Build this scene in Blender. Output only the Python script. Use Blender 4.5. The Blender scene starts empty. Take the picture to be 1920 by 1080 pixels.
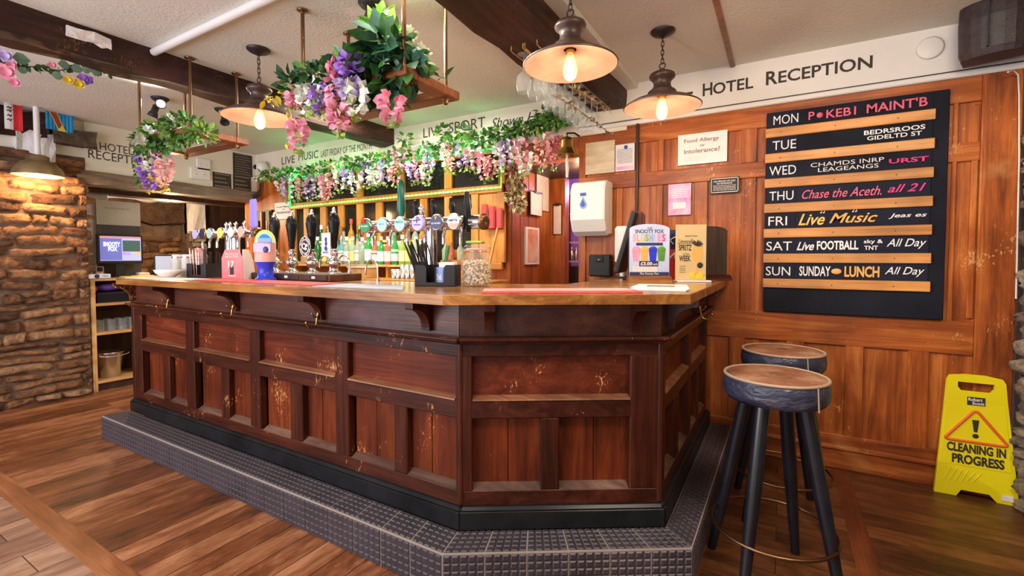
import bpy, bmesh, math, random
from mathutils import Vector, Matrix
R = math.radians
SC = bpy.context.scene
COL = SC.collection
rnd = random.Random(7)
PI = math.pi
# ------------------------------------------------------------------ camera, world, exposure
CAM_H, YAW, PITCH, FPX, CY = 1.28, R(30.15), R(2.009), 870.0, 514.1
cd = bpy.data.cameras.new('camera'); cam = bpy.data.objects.new('camera', cd); COL.objects.link(cam)
cam.location = (0, 0, CAM_H); cam.rotation_euler = (R(90) - PITCH, 0, YAW)
cd.sensor_width = 36; cd.lens = FPX / 1920 * 36; cd.shift_y = (CY - 540) / 1920; cd.clip_start = .02
SC.camera = cam
SC.view_settings.view_transform = 'Standard'; SC.view_settings.look = 'None'
SC.view_settings.gamma = 1; SC.view_settings.use_curve_mapping = False
SC.view_settings.exposure = 0.6
wd = bpy.data.worlds.new('world'); SC.world = wd; wd.use_nodes = True
wd.node_tree.nodes['Background'].inputs[0].default_value = (1.0, .95, .93, 1)
wd.node_tree.nodes['Background'].inputs[1].default_value = .8
def lamp(name, kind, loc, energy, col, size=.1, rot=None, **kw):
    l = bpy.data.lights.new(name, kind); l.energy = energy; l.color = col
    o = bpy.data.objects.new(name, l); COL.objects.link(o); o.location = loc
    if kind == 'AREA': l.size = size; l.shape = 'RECTANGLE'; l.size_y = kw.get('size_y', size)
    elif kind in ('POINT', 'SPOT'): l.shadow_soft_size = size
    if kind == 'SPOT': l.spot_size = kw.get('cone', R(80)); l.spot_blend = .6
    if rot: o.rotation_euler = rot
    return o
# four unseen area fills, added in place of windows and ceiling lights
lamp('daylight_fill', 'AREA', (-3.2, -1.6, 1.5), 70, (.92, .92, 1), 3.6, (R(90), 0, 0), size_y=1.6)
lamp('room_fill', 'AREA', (-1.2, .2, 2.5), 30, (1, .95, .88), 1.2, (0, 0, 0), size_y=1.0)
lamp('stool_side_fill', 'AREA', (.55, 1.2, 2.5), 36, (1, .84, .64), .7, (R(32), 0, 0), size_y=.7)
lamp('bar_fill', 'AREA', (-3.0, 2.6, 2.5), 42, (1, .97, .84), 1.8, (0, 0, 0), size_y=.5)

# ------------------------------------------------------------------ photo measures -> points on real planes
def _ray(px, py):
    x, y = (px - 960) / FPX, (py - CY) / FPX
    c, s = math.cos(PITCH), math.sin(PITCH); cy, sy = math.cos(YAW), math.sin(YAW)
    f = c - y * s
    return Vector((x * cy - f * sy, x * sy + f * cy, -s - y * c))
_O = Vector((0, 0, CAM_H))
def on_y(px, py, Y): r = _ray(px, py); return _O + r * (Y / r.y)
def on_x(px, py, X): r = _ray(px, py); return _O + r * (X / r.x)
def on_z(px, py, Z): r = _ray(px, py); return _O + r * ((Z - CAM_H) / r.z)

# ------------------------------------------------------------------ materials
def _new(name):
    m = bpy.data.materials.new(name); m.use_nodes = True
    n = m.node_tree.nodes; return m, n, m.node_tree.links, n['Principled BSDF']
def pm(name, col, rough=.5, metal=0, spec=.5, emit=None, es=0, trans=0, ior=1.45, coat=0, alpha=1):
    m, n, l, b = _new(name)
    b.inputs['Base Color'].default_value = (*col, 1); b.inputs['Roughness'].default_value = rough
    b.inputs['Metallic'].default_value = metal; b.inputs['Specular IOR Level'].default_value = spec
    b.inputs['Transmission Weight'].default_value = trans; b.inputs['IOR'].default_value = ior
    b.inputs['Coat Weight'].default_value = coat; b.inputs['Alpha'].default_value = alpha
    if emit: b.inputs['Emission Color'].default_value = (*emit, 1); b.inputs['Emission Strength'].default_value = es
    return m
def _ramp(n, stops):
    r = n.new('ShaderNodeValToRGB'); e = r.color_ramp.elements
    e[0].position, e[0].color = stops[0][0], (*stops[0][1], 1)
    e[1].position, e[1].color = stops[-1][0], (*stops[-1][1], 1)
    for p, c in stops[1:-1]:
        k = e.new(p); k.color = (*c, 1)
    return r
def _noise(n, l, vec, scale, detail=6, rough=.6, dist=0):
    t = n.new('ShaderNodeTexNoise'); t.inputs['Scale'].default_value = scale; t.inputs['Detail'].default_value = detail
    t.inputs['Roughness'].default_value = rough; t.inputs['Distortion'].default_value = dist
    if vec: l.new(vec, t.inputs['Vector'])
    return t
def _map(n, l, scale, coord='Object', rot=(0, 0, 0)):
    tc = n.new('ShaderNodeTexCoord'); mp = n.new('ShaderNodeMapping')
    mp.inputs['Scale'].default_value = scale; mp.inputs['Rotation'].default_value = rot
    l.new(tc.outputs[coord], mp.inputs['Vector']); return mp.outputs['Vector']
def _mix(n, l, fac, a, b, mode='MIX'):
    m = n.new('ShaderNodeMix'); m.data_type = 'RGBA'; m.blend_type = mode
    for s, i in ((fac, 0), (a, 6), (b, 7)):
        if isinstance(s, (int, float)): m.inputs[i].default_value = s
        elif isinstance(s, tuple): m.inputs[i].default_value = (*s, 1)
        else: l.new(s, m.inputs[i])
    return m.outputs[2]
def _bump(n, l, h, b, strength=.3, dist=.01):
    bp = n.new('ShaderNodeBump'); bp.inputs['Strength'].default_value = strength; bp.inputs['Distance'].default_value = dist
    l.new(h, bp.inputs['Height']); l.new(bp.outputs[0], b.inputs['Normal'])
def noisy(name, stops, scale=4, rough=.7, bump=0, bscale=None, dist=.01, detail=6, metal=0, bdetail=3, sx=(1, 1, 1)):
    m, n, l, b = _new(name); v = _map(n, l, sx)
    t = _noise(n, l, v, scale, detail); r = _ramp(n, stops); l.new(t.outputs['Fac'], r.inputs[0])
    l.new(r.outputs[0], b.inputs['Base Color']); b.inputs['Roughness'].default_value = rough; b.inputs['Metallic'].default_value = metal
    if bump:
        t2 = _noise(n, l, v, bscale or scale * 3, bdetail); _bump(n, l, t2.outputs['Fac'], b, bump, dist)
    return m
AX = {'x': (.08, 1, 1), 'y': (1, .08, 1), 'z': (1, 1, .08)}
def wood(name, dark, mid, light, axis='z', scale=14, rough=.4, scuff=None, scuff_amt=.64, patch=None, spec=.5):
    m, n, l, b = _new(name)
    v = _map(n, l, AX[axis])
    t = _noise(n, l, v, scale, 8, .65, .8); r = _ramp(n, [(.28, dark), (.5, mid), (.72, light)]); l.new(t.outputs['Fac'], r.inputs[0])
    c = r.outputs[0]
    v2 = _map(n, l, (1, 1, 1))
    big = _noise(n, l, v2, 2.2, 3); rb = _ramp(n, [(.3, (.62, .6, .6)), (.7, (1.18, 1.15, 1.1))]); l.new(big.outputs['Fac'], rb.inputs[0])
    c = _mix(n, l, 1.0, c, rb.outputs[0], 'MULTIPLY')
    fine = _noise(n, l, _map(n, l, tuple(a * (3 if a == 1 else .6) for a in AX[axis])), scale * 3, 4, .7)
    rf = _ramp(n, [(.35, (.55, .52, .5)), (.5, (1, 1, 1))]); l.new(fine.outputs['Fac'], rf.inputs[0])
    c = _mix(n, l, .55, c, rf.outputs[0], 'MULTIPLY')
    if scuff:
        a = _noise(n, l, _map(n, l, (1, 1, .45), 'Object', (0, R(25), 0)), 85, 4, .7, .6); bsk = _noise(n, l, v2, 4.3, 2)
        ml = n.new('ShaderNodeMath'); ml.operation = 'MULTIPLY'; l.new(a.outputs['Fac'], ml.inputs[0]); l.new(bsk.outputs['Fac'], ml.inputs[1])
        rs = _ramp(n, [(scuff_amt * .55, (0, 0, 0)), (scuff_amt * .55 + .035, (1, 1, 1))]); l.new(ml.outputs[0], rs.inputs[0])
        c = _mix(n, l, rs.outputs[0], c, scuff)
    if patch:
        a = _noise(n, l, v2, 1.7, 4, .6, .4); rs = _ramp(n, [(.6, (0, 0, 0)), (.72, (.6, .6, .6))]); l.new(a.outputs['Fac'], rs.inputs[0])
        c = _mix(n, l, rs.outputs[0], c, patch)
    l.new(c, b.inputs['Base Color']); b.inputs['Roughness'].default_value = rough; b.inputs['Specular IOR Level'].default_value = spec
    _bump(n, l, fine.outputs['Fac'], b, .25, .004)
    return m
def planks(name, dark, mid, light, along='y', width=.13, rough=.42):
    m, n, l, b = _new(name)
    v = _map(n, l, (1, 1, 1), 'Object', (0, 0, R(90) if along == 'y' else 0))
    br = n.new('ShaderNodeTexBrick'); l.new(v, br.inputs['Vector'])
    br.inputs['Scale'].default_value = 1; br.inputs['Brick Width'].default_value = 1.7; br.inputs['Row Height'].default_value = width
    br.inputs['Mortar Size'].default_value = .0022; br.inputs['Mortar Smooth'].default_value = .2; br.offset = .37
    br.inputs['Color1'].default_value = (.0, .0, .0, 1); br.inputs['Color2'].default_value = (1, 1, 1, 1); br.inputs['Mortar'].default_value = (.5, .5, .5, 1)
    g = _noise(n, l, _map(n, l, (1, .16, 1) if along == 'y' else (.16, 1, 1)), 17, 9, .74, .9)
    w = _noise(n, l, _map(n, l, (1, .45, 1) if along == 'y' else (.45, 1, 1)), 6, 6, .7, .8)
    ad = n.new('ShaderNodeMath'); ad.operation = 'MULTIPLY_ADD'; l.new(br.outputs['Color'], ad.inputs[0]); ad.inputs[1].default_value = .3; l.new(g.outputs['Fac'], ad.inputs[2])
    ad2 = n.new('ShaderNodeMath'); ad2.operation = 'MULTIPLY_ADD'; l.new(w.outputs['Fac'], ad2.inputs[0]); ad2.inputs[1].default_value = .8; l.new(ad.outputs[0], ad2.inputs[2])
    sb = n.new('ShaderNodeMath'); sb.operation = 'MULTIPLY'; l.new(ad2.outputs[0], sb.inputs[0]); sb.inputs[1].default_value = .48
    r = _ramp(n, [(.34, dark), (.5, mid), (.68, light)]); l.new(sb.outputs[0], r.inputs[0])
    c = _mix(n, l, br.outputs['Fac'], r.outputs[0], (.02, .01, .006))
    l.new(c, b.inputs['Base Color']); b.inputs['Roughness'].default_value = rough
    _bump(n, l, g.outputs['Fac'], b, .3, .004)
    return m
def stone_mat(name, cols, rough=.85):
    m, n, l, b = _new(name)
    at = n.new('ShaderNodeAttribute'); at.attribute_name = 'tone'
    r = _ramp(n, cols); l.new(at.outputs['Fac'], r.inputs[0])
    v = _map(n, l, (1, 1, 1)); t = _noise(n, l, v, 13, 9, .75, .6); r2 = _ramp(n, [(.32, (.22, .16, .14)), (.5, (.9, .86, .82)), (.68, (1.5, 1.42, 1.3))]); l.new(t.outputs['Fac'], r2.inputs[0])
    c = _mix(n, l, 1.0, r.outputs[0], r2.outputs[0], 'MULTIPLY')
    l.new(c, b.inputs['Base Color']); b.inputs['Roughness'].default_value = rough
    t2 = _noise(n, l, v, 22, 8, .75); _bump(n, l, t2.outputs['Fac'], b, 1.0, .035)
    return m
M = {}
M['bar_v'] = wood('mahogany_upright', (.018, .0045, .0028), (.062, .013, .006), (.12, .028, .012), 'z', 16, .36, (.50, .20, .07), .70, None, .28)
M['bar_h'] = wood('mahogany_level', (.018, .0045, .003), (.060, .013, .0065), (.115, .028, .013), 'x', 16, .36, (.50, .20, .08), .70, None, .28)
M['bar_panel'] = wood('mahogany_panel_level', (.045, .009, .004), (.135, .025, .010), (.22, .046, .017), 'x', 15, .40, (.60, .26, .10), .67, (.28, .10, .09), .22)
M['bar_low'] = wood('mahogany_panel_upright', (.050, .010, .004), (.150, .028, .009), (.25, .055, .016), 'z', 15, .42, (.55, .22, .07), .67, None, .2)
M['worn'] = wood('worn_edge', (.10, .03, .012), (.26, .10, .045), (.42, .20, .10), 'x', 18, .4)
M['worn_d'] = wood('worn_sill', (.05, .018, .010), (.13, .062, .042), (.24, .14, .10), 'x', 16, .5)
M['frieze'] = wood('mahogany_frieze', (.035, .010, .007), (.095, .026, .016), (.15, .045, .028), 'x', 15, .36, (.5, .2, .1), .78, (.20, .11, .14))
M['oak_top'] = wood('oiled_oak', (.13, .045, .012), (.36, .16, .048), (.62, .36, .14), 'x', 9, .18)
M['oak_edge'] = wood('oak_edge', (.08, .022, .006), (.30, .11, .022), (.58, .28, .07), 'x', 12, .3)
M['pan_v'] = wood('panelling_upright', (.12, .022, .004), (.41, .100, .016), (.66, .24, .055), 'z', 12, .38, (.66, .34, .13), .72, (.64, .30, .10), .35)
M['pan_h'] = wood('panelling_level', (.12, .022, .004), (.41, .100, .016), (.66, .24, .055), 'x', 12, .38, (.66, .34, .13), .72, (.64, .30, .10), .35)
M['pan_hy'] = wood('panelling_deep', (.17, .036, .006), (.38, .095, .018), (.52, .18, .045), 'z', 12, .36)
M['orange'] = wood('pine_orange', (.26, .085, .010), (.58, .23, .028), (.76, .37, .07), 'z', 10, .4)
M['orange_x'] = wood('pine_orange_level', (.26, .085, .010), (.58, .23, .028), (.76, .37, .07), 'x', 10, .4)
M['slat'] = wood('pine_slat', (.42, .16, .035), (.66, .29, .075), (.82, .44, .16), 'x', 9, .45)
M['beam'] = wood('old_beam', (.007, .003, .002), (.040, .014, .009), (.115, .045, .028), 'y', 11, .6, (.12, .05, .03), .66, (.10, .035, .035), .3)
M['stub'] = wood('dark_stub', (.02, .014, .008), (.075, .05, .03), (.15, .11, .07), 'x', 12, .7)
M['lintel'] = wood('grey_lintel', (.07, .05, .035), (.19, .14, .10), (.32, .25, .18), 'y', 10, .75)
M['frame_wood'] = wood('frame_wood', (.10, .03, .012), (.26, .09, .035), (.46, .17, .06), 'x', 12, .4)
M['pine'] = wood('shelf_pine', (.45, .23, .07), (.70, .40, .15), (.82, .53, .24), 'y', 10, .5)
M['pine_z'] = wood('shelf_pine_upright', (.45, .23, .07), (.70, .40, .15), (.82, .53, .24), 'z', 10, .5)
M['dark_wood'] = wood('dark_stained', (.012, .006, .004), (.05, .022, .012), (.10, .05, .028), 'z', 12, .5)
M['pump_wood'] = wood('pump_base_wood', (.035, .012, .006), (.12, .045, .022), (.20, .085, .045), 'x', 16, .35)
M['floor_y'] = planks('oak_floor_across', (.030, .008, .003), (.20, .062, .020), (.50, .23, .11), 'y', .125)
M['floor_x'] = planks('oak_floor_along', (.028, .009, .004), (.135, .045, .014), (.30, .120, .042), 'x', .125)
M['floor_g'] = planks('grey_floor', (.06, .028, .018), (.24, .12, .075), (.50, .30, .20), 'y', .2, .5)
M['border_x'] = wood('border_strip', (.06, .016, .006), (.23, .075, .023), (.42, .18, .08), 'x', 8, .4)
M['border_y'] = wood('border_strip_deep', (.05, .012, .005), (.17, .042, .014), (.30, .09, .03), 'y', 8, .4)
M['ceiling'] = noisy('cream_plaster', [(.3, (.66, .645, .59)), (.7, (.76, .745, .68))], 1.2, .85, .4, 60, .01)
M['fascia'] = noisy('cream_paint', [(.3, (.74, .68, .57)), (.7, (.82, .77, .66))], 2, .6, .08, 30)
M['white_paint'] = noisy('white_paint', [(.3, (.72, .70, .69)), (.7, (.80, .78, .77))], 2, .5)
M['plaster_w'] = noisy('white_plaster', [(.3, (.62, .58, .60)), (.7, (.8, .77, .78))], 3, .9, .5, 14, .03)
M['stone_l'] = stone_mat('warm_sandstone', [(0, (.10, .05, .028)), (.35, (.32, .145, .065)), (.7, (.48, .24, .11)), (1, (.60, .36, .19))])
M['stone_r'] = stone_mat('pale_stone', [(0, (.25, .2, .16)), (.5, (.5, .4, .3)), (1, (.68, .58, .46))])
M['stone_far'] = stone_mat('hearth_stone', [(0, (.10, .05, .03)), (.5, (.34, .16, .07)), (1, (.55, .30, .13))])
M['mortar'] = noisy('mortar', [(.3, (.07, .042, .028)), (.7, (.20, .125, .085))], 8, .95, .6, 40)
M['tile'] = noisy('studded_tile', [(.3, (.034, .026, .033)), (.7, (.068, .054, .066))], 6, .36, .15, 60)
M['tile_edge'] = pm('stud_bevel', (.080, .068, .078), .4)
M['grout'] = pm('pale_grout', (.36, .29, .25), .9)
M['black'] = noisy('black_gloss_paint', [(.3, (.008, .008, .009)), (.7, (.02, .02, .022))], 5, .28)
M['black_m'] = pm('black_matt', (.016, .015, .017), .55)
M['ink'] = pm('dark_lettering', (.035, .026, .022), .6)
M['board'] = noisy('chalkboard', [(.3, (.006, .007, .013)), (.7, (.015, .016, .027))], 3, .75)
M['card_navy'] = noisy('navy_card', [(.3, (.009, .010, .022)), (.7, (.016, .018, .036))], 3, .7)
for k_ in ('board', 'card_navy', 'black'): M[k_].node_tree.nodes['Principled BSDF'].inputs['Specular IOR Level'].default_value = .18
M['chalk'] = pm('white_chalk', (.82, .78, .78), .7)
M['chalk_pink'] = pm('pink_chalk', (.80, .13, .22), .7)
M['chalk_mag'] = pm('magenta_chalk', (.80, .05, .26), .7)
M['chalk_gold'] = pm('gold_chalk', (.88, .55, .12), .7)
M['chalk_orange'] = pm('orange_chalk', (.85, .42, .10), .7)
M['paper'] = pm('white_paper', (.80, .76, .76), .7)
M['paper_p'] = noisy('pale_paper', [(.35, (.72, .60, .56)), (.65, (.82, .72, .68))], 9, .7)
M['pinkp'] = noisy('pink_poster', [(.35, (.75, .22, .52)), (.65, (.85, .55, .72))], 14, .6)
M['white_pl'] = pm('white_plastic', (.80, .78, .75), .28)
M['blue_pl'] = pm('blue_plastic', (.05, .09, .42), .3)
M['blue_lt'] = pm('pale_blue', (.25, .38, .78), .4)
M['cobalt'] = pm('cobalt_plastic', (.03, .05, .62), .25)
M['yellow'] = noisy('yellow_plastic', [(.3, (.80, .66, .004)), (.7, (.88, .76, .008))], 3, .35)
M['red'] = pm('red_print', (.72, .05, .05), .5)
M['orange_red'] = pm('orange_red', (.80, .13, .03), .5)
M['red_towel'] = noisy('red_bar_mat', [(.3, (.55, .05, .05)), (.7, (.72, .14, .13))], 30, .8, .4, 200)
M['pale_towel'] = noisy('pale_bar_mat', [(.3, (.55, .5, .48)), (.7, (.75, .7, .68))], 30, .8)
M['grey_towel'] = noisy('grey_blue_bar_mat', [(.3, (.32, .35, .45)), (.7, (.55, .56, .62))], 8, .8)
M['brass'] = pm('brass', (.50, .32, .10), .28, 1)
M['bronze'] = pm('aged_bronze_tube', (.22, .12, .06), .35, 1)
M['chrome'] = pm('chrome', (.78, .78, .82), .10, 1)
M['steel'] = pm('brushed_steel', (.62, .60, .60), .25, 1)
M['iron'] = pm('dark_iron', (.06, .045, .045), .42, .7)
M['lamp_out'] = noisy('weathered_bronze', [(.3, (.055, .035, .032)), (.7, (.15, .085, .065))], 9, .42, metal=.5)
M['lamp_in'] = noisy('cream_enamel', [(.3, (.22, .115, .08)), (.7, (.36, .21, .155))], 5, .5)
M['bulb'] = pm('amber_bulb', (1, .72, .40), .1, emit=(1, .55, .22), es=.9, alpha=.35)
M['filament'] = pm('bulb_core', (1, .9, .7), .2, emit=(1, .84, .66), es=2.8)
M['spot_em'] = pm('spot_lens', (1, 1, 1), .2, emit=(1, .97, .88), es=26)
M['led'] = pm('green_led', (.2, 1, .4), .4, emit=(.25, .9, .06), es=1.25)
M['led_g'] = pm('green_led_strong', (.05, 1, .35), .4, emit=(.0, .75, .14), es=.85)
M['glass'] = pm('clear_glass', (.97, 1, .98), .02, trans=1, ior=1.35)
M['glass_t'] = pm('clear_glassware', (.55, .6, .62), .05, spec=1, alpha=.2)
M['glass_j'] = pm('jar_glass', (.6, .66, .62), .04, spec=.9, alpha=.16)
M['mirror'] = noisy('dark_pane', [(.3, (.010, .011, .008)), (.7, (.024, .022, .016))], 2, .08)
M['leather'] = noisy('worn_leather', [(.3, (.018, .022, .050)), (.55, (.045, .048, .085)), (.72, (.17, .15, .16))], 7, .36, .8, 9, .03, sx=(1, 1, 2))
M['leather_t'] = noisy('tan_leather', [(.25, (.07, .026, .014)), (.5, (.25, .10, .055)), (.75, (.42, .25, .16))], 7, .34, .5, 16, .02)
M['piping'] = pm('leather_piping', (.42, .30, .21), .5)
M['leg'] = noisy('black_leg', [(.3, (.006, .006, .010)), (.7, (.015, .015, .022))], 8, .24)
M['peanut'] = noisy('peanut', [(.3, (.55, .36, .20)), (.7, (.78, .62, .42))], 30, .7)
GREENS = []
for i, c in enumerate(((.020, .085, .020), (.045, .17, .030), (.10, .27, .04), (.26, .42, .06), (.03, .11, .07))):
    M['leaf%d' % i] = noisy('leaf_green_%d' % i, [(.3, tuple(a * .75 for a in c)), (.7, tuple(a * 1.25 for a in c))], 12, .42)
    GREENS.append(M['leaf%d' % i])
M['leaf_y'] = pm('yellow_leaf', (.75, .55, .03), .5)
M['leaf_dry'] = noisy('dried_leaf', [(.3, (.10, .06, .03)), (.7, (.30, .22, .12))], 12, .7)
M['pet_pink'] = noisy('pink_petal', [(.3, (.80, .20, .38)), (.7, (.85, .45, .52))], 14, .6)
M['pet_peach'] = noisy('peach_petal', [(.3, (.80, .36, .30)), (.7, (.85, .55, .50))], 14, .6)
M['pet_white'] = noisy('white_petal', [(.3, (.70, .76, .60)), (.7, (.85, .86, .82))], 14, .6)
M['pet_lilac'] = noisy('lilac_petal', [(.3, (.42, .30, .66)), (.7, (.66, .55, .80))], 14, .6)
M['pet_purple'] = noisy('purple_petal', [(.3, (.26, .10, .58)), (.7, (.48, .28, .76))], 14, .6)

# ------------------------------------------------------------------ mesh building
class MB:
    def __init__(s): s.v = []; s.f = []; s.mi = []; s.sm = []; s.tone = []; s.t = 0.0
    def add(s, vs, fs, mi=0, smooth=False, mx=None):
        o = len(s.v)
        s.v += [tuple(mx @ Vector(p)) if mx else tuple(p) for p in vs]
        for f in fs: s.f.append([o + i for i in f]); s.mi.append(mi); s.sm.append(smooth); s.tone.append(s.t)
        return s
    def box(s, x0, x1, y0, y1, z0, z1, mi=0, b=0, mx=None):
        x0, x1 = min(x0, x1), max(x0, x1); y0, y1 = min(y0, y1), max(y0, y1); z0, z1 = min(z0, z1), max(z0, z1)
        b = min(b, (x1 - x0) * .45, (y1 - y0) * .45, (z1 - z0) * .45)
        if b <= 0:
            vs = [(x, y, z) for z in (z0, z1) for y in (y0, y1) for x in (x0, x1)]
            return s.add(vs, [(0, 2, 3, 1), (4, 5, 7, 6), (0, 1, 5, 4), (2, 6, 7, 3), (0, 4, 6, 2), (1, 3, 7, 5)], mi, False, mx)
        vs = []; idx = {}
        lo, hi = (x0, y0, z0), (x1, y1, z1)
        for c in range(8):
            sg = [(c >> k) & 1 for k in range(3)]
            for a in range(3):
                p = [0, 0, 0]
                for k in range(3):
                    p[k] = (hi[k] if sg[k] else lo[k]) if k == a else ((hi[k] - b) if sg[k] else (lo[k] + b))
                idx[(c, a)] = len(vs); vs.append(p)
        fs = []
        for a in range(3):
            u, w = [k for k in range(3) if k != a]
            for sd in (0, 1):
                q = [sum(((bit << k) for k, bit in ((a, sd), (u, i), (w, j)))) for i, j in ((0, 0), (1, 0), (1, 1), (0, 1))]
                fs.append([idx[(c, a)] for c in q])
        for a in range(3):
            u, w = [k for k in range(3) if k != a]
            for i in (0, 1):
                for j in (0, 1):
                    c0 = (i << u) | (j << w); c1 = c0 | (1 << a)
                    fs.append([idx[(c0, u)], idx[(c0, w)], idx[(c1, w)], idx[(c1, u)]])
        for c in range(8): fs.append([idx[(c, 0)], idx[(c, 1)], idx[(c, 2)]])
        return s.add(vs, fs, mi, False, mx)
    def lathe(s, prof, seg=24, mi=0, mx=None, smooth=True, cap=True):
        vs, fs = [], []
        for r, z in prof:
            for k in range(seg): a = 2 * PI * k / seg; vs.append((r * math.cos(a), r * math.sin(a), z))
        for i in range(len(prof) - 1):
            for k in range(seg): k2 = (k + 1) % seg; fs.append((i * seg + k, i * seg + k2, (i + 1) * seg + k2, (i + 1) * seg + k))
        s.add(vs, fs, mi, smooth, mx)
        if cap:
            n = len(prof) - 1
            if prof[0][0] > 1e-5: s.add(vs[:seg], [tuple(reversed(range(seg)))], mi, False, mx)
            if prof[n][0] > 1e-5: s.add(vs[n * seg:], [tuple(range(seg))], mi, False, mx)
        return s
    def tube(s, pts, r, seg=8, mi=0, closed=False, mx=None, caps=True):
        pts = [Vector(p) for p in pts]; n = len(pts); vs, fs = [], []
        up = None
        for i, p in enumerate(pts):
            if closed: d = pts[(i + 1) % n] - pts[i - 1]
            else: d = pts[min(i + 1, n - 1)] - pts[max(i - 1, 0)]
            d.normalize()
            if up is None: up = d.orthogonal().normalized()
            else:
                up = (up - d * up.dot(d))
                up = up.normalized() if up.length > 1e-6 else d.orthogonal().normalized()
            w = d.cross(up); rr = r[i] if isinstance(r, (list, tuple)) else r
            for k in range(seg): a = 2 * PI * k / seg; vs.append(p + (up * math.cos(a) + w * math.sin(a)) * rr)
        for i in range(n if closed else n - 1):
            j = (i + 1) % n
            for k in range(seg): k2 = (k + 1) % seg; fs.append((i * seg + k, i * seg + k2, j * seg + k2, j * seg + k))
        s.add(vs, fs, mi, True, mx)
        if not closed and caps:
            s.add(vs[:seg], [tuple(reversed(range(seg)))], mi, False, mx); s.add(vs[-seg:], [tuple(range(seg))], mi, False, mx)
        return s
    def prism(s, poly, h0, h1, mi=0, mx=None):          # poly in local xy, extruded along local z
        n = len(poly); vs = [(x, y, h0) for x, y in poly] + [(x, y, h1) for x, y in poly]
        fs = [tuple(reversed(range(n))), tuple(range(n, 2 * n))] + [(i, (i + 1) % n, n + (i + 1) % n, n + i) for i in range(n)]
        return s.add(vs, fs, mi, False, mx)
    def ball(s, c, r, seg=10, rings=6, mi=0, sc=(1, 1, 1), mx=None):
        prof = [(max(1e-6, r * math.sin(PI * i / rings)), -r * math.cos(PI * i / rings)) for i in range(rings + 1)]
        T = Matrix.Translation(c) @ Matrix.Diagonal((*sc, 1))
        return s.lathe(prof, seg, mi, (mx @ T) if mx else T, True, False)
    def text(s, txt, o, u, v, w, h, mi=0, bold=0.0, shear=0.0, gap=.0015):
        """lettering filling the box w x h whose lower left corner is o, on the plane of u (right) and v (up)"""
        vs, fs = _text(txt, bold, shear)
        x0 = min(p[0] for p in vs); x1 = max(p[0] for p in vs); y0 = min(p[1] for p in vs); y1 = max(p[1] for p in vs)
        o, u, v = Vector(o), Vector(u), Vector(v); nn = u.cross(v)
        q = [o + u * ((p[0] - x0) / (x1 - x0) * w) + v * ((p[1] - y0) / (y1 - y0) * h) + nn * gap for p in vs]
        return s.add(q, fs, mi)
    def flat(s, o, u, v, w, h, t=.002, mi=0, lift=0):     # thin rectangular card with thickness on plane u,v
        o, u, v = Vector(o), Vector(u), Vector(v); n = u.cross(v); o = o + n * lift
        vs = [o, o + u * w, o + u * w + v * h, o + v * h]; vs += [p + n * t for p in vs]
        return s.add(vs, [(3, 2, 1, 0), (4, 5, 6, 7), (0, 1, 5, 4), (1, 2, 6, 5), (2, 3, 7, 6), (3, 0, 4, 7)], mi)
    def build(s, name, mats, parent=None, loc=None, label=None):
        if not isinstance(mats, (list, tuple)): mats = [mats]
        off = Vector((0, 0, 0))
        if parent is not None:
            root = parent
            while root.parent: root = root.parent
            if root.name in WORLD: off = Vector(WORLD[root.name])
        elif loc is not None: off = Vector(loc)
        me = bpy.data.meshes.new(name)
        me.from_pydata([tuple(Vector(p) - off) for p in s.v], [], s.f)
        for m in mats: me.materials.append(M[m] if isinstance(m, str) else m)
        me.polygons.foreach_set('material_index', s.mi); me.polygons.foreach_set('use_smooth', s.sm)
        if any(s.tone):
            a = me.attributes.new('tone', 'FLOAT', 'FACE'); a.data.foreach_set('value', s.tone)
        bm = bmesh.new(); bm.from_mesh(me); bmesh.ops.recalc_face_normals(bm, faces=bm.faces); bm.to_mesh(me); bm.free()
        o = bpy.data.objects.new(name, me); COL.objects.link(o)
        if parent is not None: o.parent = parent
        elif loc is not None: o.location = loc
        if label: o['label'] = label
        return o
WORLD = {}
_TX = {}
def _text(txt, bold, shear):
    k = (txt, bold, shear)
    if k not in _TX:
        cu = bpy.data.curves.new('lettering', 'FONT'); cu.body = txt; cu.offset = bold; cu.shear = shear; cu.resolution_u = 3
        ob = bpy.data.objects.new('lettering', cu)
        me = bpy.data.meshes.new_from_object(ob)
        _TX[k] = ([tuple(p.co) for p in me.vertices], [tuple(p.vertices) for p in me.polygons])
        bpy.data.objects.remove(ob); bpy.data.curves.remove(cu); bpy.data.meshes.remove(me)
    return _TX[k]
def thing(name, label, cat, loc=(0, 0, 0), rz=0, group=None, world=False):
    o = bpy.data.objects.new(name, None); COL.objects.link(o); o.empty_display_size = .05
    o.location = loc; o.rotation_euler = (0, 0, rz); o['label'] = label; o['category'] = cat
    if group: o['group'] = group
    if world: WORLD[o.name] = tuple(loc)
    return o
def tag(o, label, cat, group=None, kind=None):
    o['label'] = label; o['category'] = cat
    if group: o['group'] = group
    if kind: o['kind'] = kind
    return o
def struct(o, label=None):
    o['kind'] = 'structure'
    if label: o['label'] = label
    return o
def dup(root, loc, rz=0, label=None, group=None):
    r = root.copy(); COL.objects.link(r); r.location = loc; r.rotation_euler = (0, 0, rz)
    if label: r['label'] = label
    if group: r['group'] = group
    for ch in list(root.children):
        c = ch.copy(); COL.objects.link(c); c.parent = r
        for g in list(ch.children):
            d = g.copy(); COL.objects.link(d); d.parent = c
    return r
TR = Matrix.Translation
def XZ_(p): return TR(p) @ Matrix(((1, 0, 0, 0), (0, 0, -1, 0), (0, 1, 0, 0), (0, 0, 0, 1)))
def RX(a): return Matrix.Rotation(a, 4, 'X')
def RY(a): return Matrix.Rotation(a, 4, 'Y')
def RZ(a): return Matrix.Rotation(a, 4, 'Z')
UX, UY, UZ = Vector((1, 0, 0)), Vector((0, 1, 0)), Vector((0, 0, 1))
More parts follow.
